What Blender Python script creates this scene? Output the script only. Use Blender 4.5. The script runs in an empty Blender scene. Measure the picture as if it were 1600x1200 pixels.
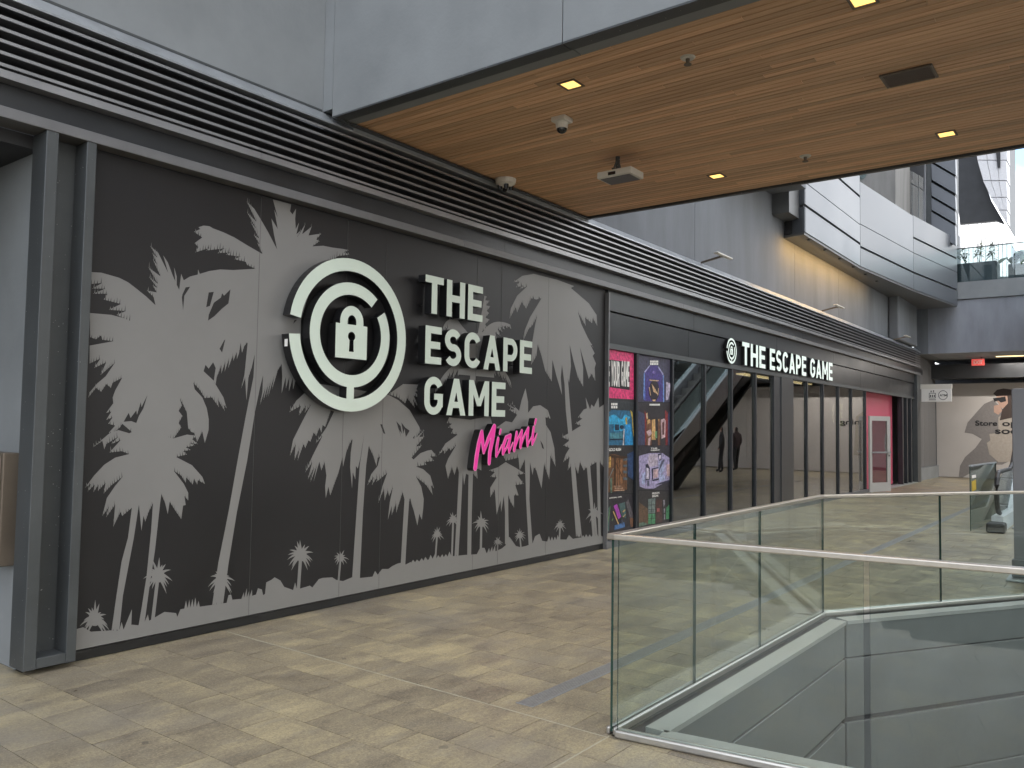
import bpy, bmesh, math, random
from mathutils import Vector, Matrix
from mathutils.geometry import delaunay_2d_cdt
random.seed(7)
R = math.radians
S = bpy.context.scene
COL = S.collection

# ------------------------------------------------------------------ camera
FPX = 1281.75                                    # focal length in pixels of a 1600 px wide picture
YAW, PITCH, ROLL = R(37.149), R(2.937), R(.865)
CAMP = Vector((0, 0, 1.6))
_f = Vector((math.cos(YAW) * math.cos(PITCH), math.sin(YAW) * math.cos(PITCH), math.sin(PITCH)))
_r0 = Vector((math.sin(YAW), -math.cos(YAW), 0)); _u0 = _r0.cross(_f)
_r = math.cos(ROLL) * _r0 + math.sin(ROLL) * _u0
_u = -math.sin(ROLL) * _r0 + math.cos(ROLL) * _u0
cd = bpy.data.cameras.new('camera'); cam = bpy.data.objects.new('camera', cd); COL.objects.link(cam)
M = Matrix((_r, _u, -_f)).transposed().to_4x4(); M.translation = CAMP; cam.matrix_world = M
cd.sensor_width = 36; cd.lens = 36 * FPX / 1600; cd.clip_end = 3000; cd.clip_start = .05
S.camera = cam
S.render.resolution_x, S.render.resolution_y = 1024, 768
# ------------------------------------------------------------------ sky, sun, exposure
SUN_AZ, SUN_EL = R(112), R(50)                   # direction to the sun, from +X towards +Y
w = bpy.data.worlds.new('World'); S.world = w; w.use_nodes = True
nt = w.node_tree; nt.nodes.clear()
out = nt.nodes.new('ShaderNodeOutputWorld'); bg = nt.nodes.new('ShaderNodeBackground')
sky = nt.nodes.new('ShaderNodeTexSky'); sky.sky_type = 'NISHITA'; sky.sun_disc = False
sky.sun_elevation = SUN_EL; sky.sun_rotation = math.pi / 2 - SUN_AZ
sky.air_density = 1.0; sky.dust_density = .5; sky.ozone_density = 1.5
tc = nt.nodes.new('ShaderNodeTexCoord'); mp = nt.nodes.new('ShaderNodeMapping'); mp.inputs['Scale'].default_value = (1, 1, 2.2); mp.inputs['Location'].default_value = (2.857, 2.1444, 2.8905)
no = nt.nodes.new('ShaderNodeTexNoise'); no.inputs['Scale'].default_value = 3.1; no.inputs['Detail'].default_value = 7; no.inputs['Roughness'].default_value = .55
cr = nt.nodes.new('ShaderNodeValToRGB'); cr.color_ramp.elements[0].position = .38; cr.color_ramp.elements[1].position = .56
mx = nt.nodes.new('ShaderNodeMix'); mx.data_type = 'RGBA'; mx.inputs['B'].default_value = (7.2, 7.2, 7.2, 1)
nt.links.new(tc.outputs['Generated'], mp.inputs[0]); nt.links.new(mp.outputs[0], no.inputs['Vector'])
nt.links.new(no.outputs['Fac'], cr.inputs[0]); nt.links.new(cr.outputs[0], mx.inputs['Factor'])
nt.links.new(sky.outputs[0], mx.inputs['A']); nt.links.new(mx.outputs['Result'], bg.inputs[0])
bg.inputs[1].default_value = .10; nt.links.new(bg.outputs[0], out.inputs[0])
ld = bpy.data.lights.new('sun', 'SUN'); ld.energy = 5.0; ld.angle = R(.6); ld.color = (1, .95, .87)
sun = bpy.data.objects.new('sun', ld); COL.objects.link(sun)
sd = Vector((math.cos(SUN_AZ) * math.cos(SUN_EL), math.sin(SUN_AZ) * math.cos(SUN_EL), math.sin(SUN_EL)))
sun.rotation_euler = (-sd).to_track_quat('-Z', 'Y').to_euler(); sun.location = sd * 60
S.view_settings.view_transform = 'Standard'; S.view_settings.look = 'None'
S.view_settings.exposure = 2.2; S.view_settings.gamma = 1
S.cycles.max_bounces = 7; S.cycles.diffuse_bounces = 4; S.cycles.glossy_bounces = 3; S.cycles.transparent_max_bounces = 16
S.cycles.use_denoising = True; S.cycles.caustics_reflective = False; S.cycles.sample_clamp_indirect = 6

# ------------------------------------------------------------------ helpers
def ray(px, py): return _r * (px - 800) - _u * (py - 600) + _f * FPX
def onY(px, py, Y): d = ray(px, py); return CAMP + d * (Y / d.y)
def onX(px, py, X): d = ray(px, py); return CAMP + d * (X / d.x)
def onZ(px, py, Z): d = ray(px, py); return CAMP + d * ((Z - 1.6) / d.z)

def tag(o, label=None, cat=None, group=None, kind=None):
    if label: o['label'] = label
    if cat: o['category'] = cat
    if group: o['group'] = group
    if kind: o['kind'] = kind
    return o
def par(o, parent):
    o.parent = parent
    o.matrix_parent_inverse = Matrix.Translation(-parent.location) if parent.type == 'EMPTY' else Matrix.Identity(4)
    return o
def empty(name, loc, label, cat, group=None):
    o = bpy.data.objects.new(name, None); o.location = loc; o.empty_display_size = .2; COL.objects.link(o)
    return tag(o, label, cat, group)
def obj(name, me, parent=None, loc=None):
    o = bpy.data.objects.new(name, me); COL.objects.link(o)
    if loc: o.location = loc
    if parent: par(o, parent)
    return o
def mesh(name, vs, fs, mats, idx=None, smooth=False):
    me = bpy.data.meshes.new(name); me.from_pydata([tuple(v) for v in vs], [], fs); 
    for m in (mats if isinstance(mats, (list, tuple)) else [mats]): me.materials.append(m)
    if idx: me.polygons.foreach_set('material_index', idx)
    if smooth: me.polygons.foreach_set('use_smooth', [True] * len(me.polygons))
    me.update(); return me
class MB:
    """collects simple solids into one mesh"""
    def __init__(s): s.v = []; s.f = []; s.i = []
    def add(s, vs, fs, mi=0):
        n = len(s.v); s.v += [tuple(v) for v in vs]; s.f += [tuple(a + n for a in f) for f in fs]; s.i += [mi] * len(fs); return s
    def box(s, x0, x1, y0, y1, z0, z1, mi=0):
        x0, x1 = min(x0, x1), max(x0, x1); y0, y1 = min(y0, y1), max(y0, y1); z0, z1 = min(z0, z1), max(z0, z1)
        return s.add([(x0, y0, z0), (x1, y0, z0), (x1, y1, z0), (x0, y1, z0), (x0, y0, z1), (x1, y0, z1), (x1, y1, z1), (x0, y1, z1)],
                     [(0, 3, 2, 1), (4, 5, 6, 7), (0, 1, 5, 4), (1, 2, 6, 5), (2, 3, 7, 6), (3, 0, 4, 7)], mi)
    def prism(s, base, off, mi=0):
        """polygon (list of 3D points) pushed along off"""
        n = len(base); off = Vector(off); b = [Vector(p) for p in base]; t = [p + off for p in b]
        nrm = Vector((0, 0, 0))
        for k in range(n): nrm += b[k].cross(b[(k + 1) % n])
        if nrm.dot(off) > 0: b, t = b[::-1], t[::-1]
        return s.add(b + t, [tuple(range(n)), tuple(range(2 * n - 1, n - 1, -1))] + [(k, n + k, n + (k + 1) % n, (k + 1) % n) for k in range(n)], mi)
    def bar(s, a, b, wx, wz, mi=0):
        """rectangular bar from a to b, wx wide sideways, wz high"""
        a, b = Vector(a), Vector(b); d = (b - a).normalized(); sd_ = d.cross(Vector((0, 0, 1)))
        if sd_.length < 1e-4: sd_ = Vector((1, 0, 0))
        sd_.normalize(); up = sd_.cross(d).normalized()
        q = [a + sd_ * (wx / 2 * i) + up * (wz / 2 * j) for i, j in ((-1, -1), (1, -1), (1, 1), (-1, 1))]
        return s.prism(q, b - a, mi)
    def tube(s, pts, r, n=10, mi=0):
        pts = [Vector(p) for p in pts]; rings = []
        for k, p in enumerate(pts):
            d = (pts[min(k + 1, len(pts) - 1)] - pts[max(k - 1, 0)]).normalized()
            a = d.cross(Vector((0, 0, 1)) if abs(d.z) < .95 else Vector((1, 0, 0))).normalized(); b = d.cross(a)
            rr = r[k] if isinstance(r, (list, tuple)) else r
            rings.append([p + (a * math.cos(2 * math.pi * q / n) + b * math.sin(2 * math.pi * q / n)) * rr for q in range(n)])
        vs = [v for ring in rings for v in ring]; fs = []
        for k in range(len(pts) - 1):
            for q in range(n): fs.append((k * n + q, k * n + (q + 1) % n, (k + 1) * n + (q + 1) % n, (k + 1) * n + q))
        fs += [tuple(range(n))[::-1], tuple(range((len(pts) - 1) * n, len(pts) * n))]
        return s.add(vs, fs, mi)
    def build(s, name, mats, parent=None, smooth=False):
        return obj(name, mesh(name, s.v, s.f, mats, s.i, smooth), parent)
def bevel(o, wd=.004, seg=1):
    m = o.modifiers.new('bevel', 'BEVEL'); m.width = wd; m.segments = seg; m.limit_method = 'ANGLE'; return o

# ---- 2D shapes: union of polygons minus holes, made solid
def inside(p, poly):
    c = False; n = len(poly); x, y = p
    for i in range(n):
        x1, y1 = poly[i]; x2, y2 = poly[i - 1]
        if (y1 > y) != (y2 > y) and x < (x2 - x1) * (y - y1) / (y2 - y1) + x1: c = not c
    return c
def area2(poly): return sum(poly[i - 1][0] * poly[i][1] - poly[i][0] * poly[i - 1][1] for i in range(len(poly)))
def fill2(polys, holes=()):
    """returns verts and triangles each with the index of the first polygon that covers it"""
    vs = []; es = []; allp = list(polys) + list(holes)
    for p in allp:
        n = len(vs); vs += [Vector(q[:2]) for q in p]; es += [(n + i, n + (i + 1) % len(p)) for i in range(len(p))]
    v, e, f, *_ = delaunay_2d_cdt(vs, es, [], 0, 1e-5)
    bb = [(min(q[0] for q in p), max(q[0] for q in p), min(q[1] for q in p), max(q[1] for q in p)) for p in allp]
    def hit(k, c):
        b = bb[k]; return b[0] <= c[0] <= b[1] and b[2] <= c[1] <= b[3] and inside(c, allp[k])
    res = []
    for t in f:
        c = tuple(sum((v[i] for i in t), Vector((0, 0))) / len(t))
        if any(hit(k, c) for k in range(len(polys), len(allp))): continue
        for k in range(len(polys)):
            if hit(k, c): res.append((tuple(t), k)); break
    return v, res
def solid2(v, tris, place, depth, mats, name):
    """place(u,v)->3D front point; depth = vector to the back. material 0 front, 1 sides"""
    used = sorted({i for t in tris for i in t}); mpi = {k: n for n, k in enumerate(used)}; n = len(used)
    F = [place(v[k].x, v[k].y) for k in used]; B = [p + depth for p in F]; edge = {}
    fs = []; idx = []
    def good(t):
        a, b, c = [F[mpi[k]] for k in t[:3]]
        return t if (b - a).cross(c - a).dot(depth) < 0 else t[::-1]
    for t in tris:
        t = good(t); q = tuple(mpi[k] for k in t); fs.append(q); idx.append(0)
        for a, b in zip(q, q[1:] + q[:1]): edge[(a, b)] = 1
    for (a, b) in edge:
        if (b, a) not in edge: fs.append((b, a, a + n, b + n)); idx.append(1)
    return mesh(name, F + B, fs, mats, idx)
def stroke(pts, t, closed=False):
    """polyline -> outline polygon with butt ends (list of one polygon)"""
    P = [Vector(p) for p in pts]; L = []; Rr = []
    for i, p in enumerate(P):
        d0 = (p - P[i - 1]).normalized() if i else None; d1 = (P[i + 1] - p).normalized() if i < len(P) - 1 else None
        if d0 is None: d0 = d1
        if d1 is None: d1 = d0
        n0 = Vector((-d0.y, d0.x)); n1 = Vector((-d1.y, d1.x)); m = (n0 + n1)
        m = m / max(.3, m.length_squared) * 2 if m.length > 1e-3 else n0
        tt = t[i] if isinstance(t, (list, tuple)) else t
        L.append(tuple(p + m * tt / 2)); Rr.append(tuple(p - m * tt / 2))
    return L + Rr[::-1]
def arc(cx, cy, rx, ry, a0, a1, n=14): return [(cx + rx * math.cos(R(a0 + (a1 - a0) * k / n)), cy + ry * math.sin(R(a0 + (a1 - a0) * k / n))) for k in range(n + 1)]
def rect(x0, y0, x1, y1): return [(x0, y0), (x1, y0), (x1, y1), (x0, y1)]
def circ(cx, cy, r, n=48, ry=None): return [(cx + r * math.cos(2 * math.pi * k / n), cy + (ry or r) * math.sin(2 * math.pi * k / n)) for k in range(n)]

# ------------------------------------------------------------------ materials
MATS = {}
def mat(name, col, rough=.5, metal=0., var=0., scale=6., bump=0., bscale=60., col2=None, spec=.5, emit=None, es=0., stretch=None, coat=0.):
    m = bpy.data.materials.new(name); m.use_nodes = True; t = m.node_tree; b = t.nodes['Principled BSDF']
    b.inputs['Base Color'].default_value = (*col, 1); b.inputs['Roughness'].default_value = rough; b.inputs['Metallic'].default_value = metal
    b.inputs['Specular IOR Level'].default_value = spec; b.inputs['Coat Weight'].default_value = coat
    if emit: b.inputs['Emission Color'].default_value = (*emit, 1); b.inputs['Emission Strength'].default_value = es
    g = t.nodes.new('ShaderNodeNewGeometry'); vec = g.outputs['Position']
    if stretch:
        q = t.nodes.new('ShaderNodeMapping'); q.inputs['Scale'].default_value = stretch; t.links.new(vec, q.inputs[0]); vec = q.outputs[0]
    if var:
        n = t.nodes.new('ShaderNodeTexNoise'); n.inputs['Scale'].default_value = scale; n.inputs['Detail'].default_value = 6; n.inputs['Roughness'].default_value = .6
        t.links.new(vec, n.inputs['Vector'])
        r = t.nodes.new('ShaderNodeMapRange'); r.inputs['From Min'].default_value = .3; r.inputs['From Max'].default_value = .7
        t.links.new(n.outputs['Fac'], r.inputs['Value'])
        x = t.nodes.new('ShaderNodeMix'); x.data_type = 'RGBA'
        c2 = col2 or tuple(min(1, c * (1 + var)) for c in col); c1 = col if col2 else tuple(c * (1 - var) for c in col)
        x.inputs['A'].default_value = (*c1, 1); x.inputs['B'].default_value = (*c2, 1)
        t.links.new(r.outputs[0], x.inputs['Factor']); t.links.new(x.outputs['Result'], b.inputs['Base Color'])
        r2 = t.nodes.new('ShaderNodeMapRange'); r2.inputs['To Min'].default_value = max(.02, rough - .08); r2.inputs['To Max'].default_value = min(1, rough + .1)
        t.links.new(n.outputs['Fac'], r2.inputs['Value']); t.links.new(r2.outputs[0], b.inputs['Roughness'])
    if bump:
        n2 = t.nodes.new('ShaderNodeTexNoise'); n2.inputs['Scale'].default_value = bscale; n2.inputs['Detail'].default_value = 4; t.links.new(vec, n2.inputs['Vector'])
        bp = t.nodes.new('ShaderNodeBump'); bp.inputs['Strength'].default_value = bump; bp.inputs['Distance'].default_value = .01
        t.links.new(n2.outputs['Fac'], bp.inputs['Height']); t.links.new(bp.outputs[0], b.inputs['Normal'])
    MATS[name] = m; return m
def glassmat(name, tint, f0=.045, rough=0., gcol=(1, 1, 1)):
    m = bpy.data.materials.new(name); m.use_nodes = True; t = m.node_tree; t.nodes.clear(); N = t.nodes.new
    o = N('ShaderNodeOutputMaterial'); mixs = N('ShaderNodeMixShader'); tr = N('ShaderNodeBsdfTransparent'); gl = N('ShaderNodeBsdfGlossy')
    tr.inputs[0].default_value = (*tint, 1); gl.inputs['Roughness'].default_value = rough; gl.inputs[0].default_value = (*gcol, 1)
    ge = N('ShaderNodeNewGeometry'); dt = N('ShaderNodeVectorMath'); dt.operation = 'DOT_PRODUCT'
    t.links.new(ge.outputs['Normal'], dt.inputs[0]); t.links.new(ge.outputs['Incoming'], dt.inputs[1])
    def mth(op, a, b=None):
        k = N('ShaderNodeMath'); k.operation = op; k.use_clamp = op != 'ABSOLUTE'
        for i, z in enumerate((a, b)):
            if z is None: continue
            if isinstance(z, (int, float)): k.inputs[i].default_value = z
            else: t.links.new(z, k.inputs[i])
        return k.outputs[0]
    c = mth('ABSOLUTE', dt.outputs['Value']); p = mth('POWER', mth('SUBTRACT', 1., c), 5.)
    fr = mth('ADD', mth('MULTIPLY', p, 1 - f0), f0)
    t.links.new(fr, mixs.inputs[0]); t.links.new(tr.outputs[0], mixs.inputs[1]); t.links.new(gl.outputs[0], mixs.inputs[2]); t.links.new(mixs.outputs[0], o.inputs[0])
    MATS[name] = m; return m
def floormat():
    m = bpy.data.materials.new('stone_tile'); m.use_nodes = True; t = m.node_tree; b = t.nodes['Principled BSDF']; N = t.nodes.new; Lk = t.links.new
    g = N('ShaderNodeNewGeometry'); sp = N('ShaderNodeSeparateXYZ'); Lk(g.outputs['Position'], sp.inputs[0])
    def mth(op, a, b_=None, clamp=False):
        k = N('ShaderNodeMath'); k.operation = op; k.use_clamp = clamp
        for i, z in enumerate((a, b_)):
            if z is None: continue
            if isinstance(z, (int, float)): k.inputs[i].default_value = z
            else: Lk(z, k.inputs[i])
        return k.outputs[0]
    i = mth('FLOOR', mth('DIVIDE', mth('SUBTRACT', sp.outputs[0], TX0), TW))
    j = mth('FLOOR', mth('DIVIDE', mth('SUBTRACT', mth('SUBTRACT', sp.outputs[1], TY0), mth('MULTIPLY', mth('MODULO', mth('ADD', mth('MULTIPLY', i, 5.), 600.), 3.), TL / 3)), TL))
    cb = N('ShaderNodeCombineXYZ'); Lk(i, cb.inputs[0]); Lk(j, cb.inputs[1]); wn = N('ShaderNodeTexWhiteNoise'); wn.noise_dimensions = '2D'; Lk(cb.outputs[0], wn.inputs['Vector'])
    # per-tile shift so that the grain does not run on from tile to tile
    sh = N('ShaderNodeVectorMath'); sh.operation = 'MULTIPLY_ADD'; Lk(wn.outputs['Color'], sh.inputs[0]); sh.inputs[1].default_value = (1.2, 1.2, 7); Lk(g.outputs['Position'], sh.inputs[2])
    mp = N('ShaderNodeMapping'); mp.inputs['Scale'].default_value = (1.0, .55, 1); Lk(sh.outputs[0], mp.inputs[0])
    def noise(vec, s, d, r=.6):
        n = N('ShaderNodeTexNoise'); n.inputs['Scale'].default_value = s; n.inputs['Detail'].default_value = d; n.inputs['Roughness'].default_value = r; Lk(vec, n.inputs['Vector']); return n.outputs['Fac']
    mp.inputs['Scale'].default_value = (.55, 1.5, 1)
    big = noise(mp.outputs[0], 3.4, 7, .7); blotch = noise(g.outputs['Position'], 1.3, 5, .65); speck = noise(g.outputs['Position'], 85, 4, .85); gum = noise(g.outputs['Position'], 11, 0, .5); fine = noise(g.outputs['Position'], 38, 4, .75); stain = noise(mp.outputs[0], 7, 6, .7)
    r1 = N('ShaderNodeValToRGB'); e = r1.color_ramp.elements
    e[0].position = .38; e[0].color = (.150, .124, .092, 1); e[1].position = .64; e[1].color = (.50, .42, .25, 1)
    k = r1.color_ramp.elements.new(.5); k.color = (.285, .240, .165, 1)
    v = mth('ADD', mth('MULTIPLY', big, .46), mth('ADD', mth('MULTIPLY', mth('SUBTRACT', wn.outputs['Value'], .5), .07), mth('ADD', mth('MULTIPLY', blotch, .24), mth('MULTIPLY', fine, .30))))
    Lk(v, r1.inputs[0])
    def mixc(fac, A, B, mode='MIX'):
        x = N('ShaderNodeMix'); x.data_type = 'RGBA'; x.blend_type = mode
        for nm, z in (('Factor', fac), ('A', A), ('B', B)):
            if isinstance(z, tuple): x.inputs[nm].default_value = (*z, 1)
            elif isinstance(z, (int, float)): x.inputs[nm].default_value = z
            else: Lk(z, x.inputs[nm])
        return x.outputs['Result']
    def ramp(f, a, c, lo=0., hi=1.):
        q = N('ShaderNodeMapRange'); q.inputs['From Min'].default_value = a; q.inputs['From Max'].default_value = c; q.inputs['To Min'].default_value = lo; q.inputs['To Max'].default_value = hi; Lk(f, q.inputs['Value']); return q.outputs[0]
    c = mixc(ramp(speck, .54, .66, 0, .62), r1.outputs[0], (.58, .51, .36))
    c = mixc(ramp(speck, .46, .36, 0, .6), c, (.09, .076, .058))
    c = mixc(ramp(gum, .83, .845, 0, .5), c, (.07, .062, .055))
    c = mixc(ramp(stain, .55, .72, 0, .40), c, (.33, .305, .25))
    c = mixc(ramp(noise(g.outputs['Position'], .7, 4), .5, .68, 0, .45), c, (.26, .24, .21))
    Lk(c, b.inputs['Base Color']); Lk(ramp(big, .3, .7, .27, .48), b.inputs['Roughness']); b.inputs['Specular IOR Level'].default_value = .5
    bp = N('ShaderNodeBump'); bp.inputs['Strength'].default_value = .12; bp.inputs['Distance'].default_value = .004; Lk(speck, bp.inputs['Height']); Lk(bp.outputs[0], b.inputs['Normal'])
    MATS['stone_tile'] = m; return m
def woodmat():
    m = bpy.data.materials.new('cedar_board'); m.use_nodes = True; t = m.node_tree; b = t.nodes['Principled BSDF']; N = t.nodes.new; Lk = t.links.new
    oi = N('ShaderNodeObjectInfo'); g = N('ShaderNodeNewGeometry')
    sh = N('ShaderNodeVectorMath'); sh.operation = 'MULTIPLY_ADD'; cb = N('ShaderNodeCombineXYZ'); Lk(oi.outputs['Random'], cb.inputs[0]); Lk(oi.outputs['Random'], cb.inputs[1])
    Lk(cb.outputs[0], sh.inputs[0]); sh.inputs[1].default_value = (5, 37, 0); Lk(g.outputs['Position'], sh.inputs[2])
    mp = N('ShaderNodeMapping'); mp.inputs['Scale'].default_value = (45, 1.3, 1); Lk(sh.outputs[0], mp.inputs[0])
    n = N('ShaderNodeTexNoise'); n.inputs['Scale'].default_value = 1.6; n.inputs['Detail'].default_value = 7; n.inputs['Roughness'].default_value = .65; n.inputs['Distortion'].default_value = .4; Lk(mp.outputs[0], n.inputs['Vector'])
    r = N('ShaderNodeValToRGB'); e = r.color_ramp.elements; e[0].position = .28; e[0].color = (.58, .315, .165, 1); e[1].position = .72; e[1].color = (.92, .62, .38, 1)
    Lk(n.outputs['Fac'], r.inputs[0])
    hs = N('ShaderNodeHueSaturation'); v = N('ShaderNodeMapRange'); v.inputs['To Min'].default_value = .78; v.inputs['To Max'].default_value = 1.16; Lk(oi.outputs['Random'], v.inputs['Value'])
    Lk(v.outputs[0], hs.inputs['Value']); Lk(r.outputs[0], hs.inputs['Color']); Lk(hs.outputs[0], b.inputs['Base Color']); b.inputs['Roughness'].default_value = .5
    bp = N('ShaderNodeBump'); bp.inputs['Strength'].default_value = .15; bp.inputs['Distance'].default_value = .003; Lk(n.outputs['Fac'], bp.inputs['Height']); Lk(bp.outputs[0], b.inputs['Normal'])
    MATS['cedar_board'] = m; return m
def brushed(name, col, rough, axis):
    st = {'x': (1.5, 60, 60), 'y': (60, 1.5, 60), 'z': (60, 60, 1.5)}[axis]
    return mat(name, col, rough, .85, .12, 1.0, stretch=st)
TW, TL, TX0, TY0 = .2845, .566, 3.767, 2.43
m_floor = floormat(); m_wood = woodmat()
m_grout = mat('tile_grout', (.07, .06, .048), .9, var=.2, scale=20)
m_conc = mat('grey_plaster', (.235, .25, .26), .72, var=.12, scale=1.3, bump=.12, bscale=35)
m_conc2 = mat('weathered_plaster', (.17, .182, .20), .75, var=.2, scale=1.6, bump=.15, bscale=25, stretch=(1, 1, .25))
m_drum = mat('board_marked_concrete', (.24, .235, .225), .8, var=.28, scale=2.2, bump=.3, bscale=12, stretch=(1, 1, .15))
m_frame = mat('charcoal_frame', (.068, .074, .077), .42, .15, .14, 3)
_t = m_frame.node_tree; _b = _t.nodes['Principled BSDF']; _src = _b.inputs['Base Color'].links[0].from_socket
_n = _t.nodes.new('ShaderNodeTexNoise'); _n.inputs['Scale'].default_value = 70; _n.inputs['Detail'].default_value = 1; _g = _t.nodes.new('ShaderNodeNewGeometry'); _t.links.new(_g.outputs['Position'], _n.inputs['Vector'])
_r2 = _t.nodes.new('ShaderNodeMapRange'); _r2.inputs['From Min'].default_value = .765; _r2.inputs['From Max'].default_value = .785; _t.links.new(_n.outputs['Fac'], _r2.inputs['Value'])
_m = _t.nodes.new('ShaderNodeMix'); _m.data_type = 'RGBA'; _m.inputs['B'].default_value = (.5, .5, .49, 1); _t.links.new(_r2.outputs[0], _m.inputs['Factor']); _t.links.new(_src, _m.inputs['A']); _t.links.new(_m.outputs['Result'], _b.inputs['Base Color'])
m_frameL = mat('graphite_trim', (.155, .155, .16), .45, .15, .10, 4)
m_dark = mat('dark_recess', (.022, .022, .024), .5, var=.2, scale=3)
m_mull = mat('navy_mullion', (.028, .031, .037), .35, .2, .1, 3)
m_fascia = mat('black_metal_panel', (.024, .025, .028), .30, .35, .18, 1.6)
m_fasciaU = mat('dark_metal_panel', (.045, .047, .051), .33, .35, .16, 1.4)
m_mural = mat('mural_black_vinyl', (.015, .014, .015), .42, spec=.36, var=.10, scale=1.2, bump=.03, bscale=8)
m_muralG = mat('mural_grey_vinyl', (.215, .211, .205), .45, var=.05, scale=1.4, bump=.03, bscale=8)
m_slat = mat('aluminium_slat', (.30, .30, .31), .36, .55, .10, 3)
m_cap = mat('galvanised_cap', (.40, .42, .44), .36, .6, .16, 5)
m_silver = mat('brushed_rail', (.52, .48, .42), .30, .8, .03, 30)
m_shoe = mat('brushed_shoe', (.48, .47, .45), .3, .8, .03, 30)
m_face = mat('pale_acrylic', (.58, .66, .575), .38, var=.03, scale=5, emit=(.75, .92, .8), es=.012)
m_faceW = mat('white_acrylic', (.70, .80, .74), .35, emit=(.85, 1, .92), es=.07)
m_ret = mat('black_letter_return', (.012, .012, .013), .35)
m_pink = mat('pink_acrylic', (.82, .035, .36), .32, emit=(1, .04, .42), es=.03)
m_pinkE = mat('pink_edge', (.85, .35, .58), .3)
m_clad = mat('silver_cladding', (.155, .168, .19), .34, .4, .08, .9, stretch=(1, 1, .5))
m_cladE = mat('cladding_joint', (.06, .062, .068), .5)
m_under = mat('cladding_underside', (.17, .175, .18), .45, .3, .1, 2)
m_hoard = mat('hoarding_print', (.46, .43, .41), .55, var=.04, scale=.8)
m_white = mat('white_sign', (.84, .82, .78), .4, var=.03, scale=3)
m_ink = mat('black_ink', (.015, .015, .017), .5)
m_panel = mat('void_panel', (.185, .202, .202), .42, .2, .10, 1.5, bump=.02, bscale=4)
m_ledge = mat('void_ledge', (.38, .40, .385), .4, .2, .06, 3)
m_glassR = glassmat('guard_glass', (.925, .963, .945), .055)
m_glassW = glassmat('shop_glass', (.50, .52, .52), .17)
m_glassB = glassmat('pale_glass', (.80, .88, .88), .07)
m_glassM = glassmat('mirror_glass', (.45, .5, .52), .45)
m_gedge = mat('glass_edge', (.025, .06, .05), .15)
m_bronze = mat('bronze_metal', (.16, .13, .10), .45, .4, .12, 3)
m_plast = mat('white_plastic', (.72, .69, .62), .4)
m_black = mat('black_rubber', (.012, .012, .013), .45)
m_lens = mat('dark_lens', (.01, .01, .012), .08)
m_warm = mat('warm_lamp', (1, .8, .45), .4, emit=(1, .58, .15), es=.42)
m_strip = mat('strip_lamp', (1, .85, .55), .4, emit=(1, .74, .35), es=.6)
m_exit = mat('exit_red', (.6, .08, .07), .4, emit=(1, .14, .12), es=.12)
m_drain = mat('steel_grate', (.36, .355, .35), .4, .4, .15, 30)
m_inter = mat('interior_paint', (.10, .10, .105), .7, var=.1, scale=1)
m_pinkw = mat('pink_wall', (.72, .12, .20), .5, var=.04, scale=2)
m_door = mat('pale_door', (.52, .51, .49), .4, .1)
m_bldg = mat('far_building', (.34, .35, .37), .6, var=.1, scale=.6)
m_soil = mat('planter', (.06, .065, .075), .6, var=.2, scale=3)
m_leaf = mat('leaf_green', (.045, .085, .03), .45, var=.5, scale=9)
m_leaf2 = mat('leaf_olive', (.10, .13, .03), .45, var=.4, scale=9)
m_skin = mat('skin', (.42, .25, .18), .5); m_cloth = mat('dark_cloth', (.02, .02, .025), .8); m_cloth2 = mat('plum_cloth', (.05, .03, .035), .8); m_hair = mat('hair', (.015, .01, .008), .5)
m_flat = lambda n, c, r=.45: MATS.get(n) or mat(n, c, r, var=.10, scale=14)

# ================================================================== FLOOR with void
FY = 5.6            # plane of the mural and the shop windows
A, B_, C_ = Vector((3.80, 2.20)), Vector((7.36, 2.17)), Vector((12.2, -.78))
E_, G_, H_ = Vector((12.2, -4.6)), Vector((4.75, -4.6)), None
VOID = [tuple(A), tuple(B_), tuple(C_), tuple(E_), tuple(G_)]
floor_poly = [(-14, -16), (62, -16), (62, 5.9), (34, 5.9), (34, 12), (-14, 12)]
v, tr = fill2([floor_poly], [VOID])
floor = obj('floor', solid2(v, [t for t, k in tr], lambda a, b: Vector((a, b, -.006)), Vector((0, 0, -.55)), [m_grout, m_panel], 'floor'))
tag(floor, kind='structure')
def in_void(x, y, mg=.0):
    if inside((x, y), VOID): return True
    return False
cells = []; edge_cells = []
DR0, DR1, DRX = 2.772, 2.882, 3.897         # drain channel
for i in range(-22, 104):
    for j in range(-14, 7):
        off = ((i * 5 + 600) % 3) * TL / 3
        x0 = TX0 + i * TW; x1 = x0 + TW; y0 = TY0 + off + j * TL; y1 = y0 + TL
        y1 = min(y1, 5.62 if x0 > 2.3 else 6.4)
        if y1 - y0 < .05: continue
        cx, cy = (x0 + x1) / 2, (y0 + y1) / 2
        cr = [in_void(a, b) for a in (x0, cx, x1) for b in (y0, cy, y1)]
        if all(cr): continue
        if any(cr):
            edge_cells.append((x0, x1, y0, y1)); continue
        d = math.hypot(cx, cy)
        # keep what the camera can see or a step beside it could see
        dv = Vector((cx, cy, -1.6)); depth = dv.dot(_f)
        if depth < .8: continue
        px = 800 + FPX * dv.dot(_r) / depth; py = 600 - FPX * dv.dot(_u) / depth
        vis = -250 < px < 1850 and py < 1450
        cells.append((not vis, d, x0, x1, y0, y1))
cells.sort()
g_ = .0018
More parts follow.
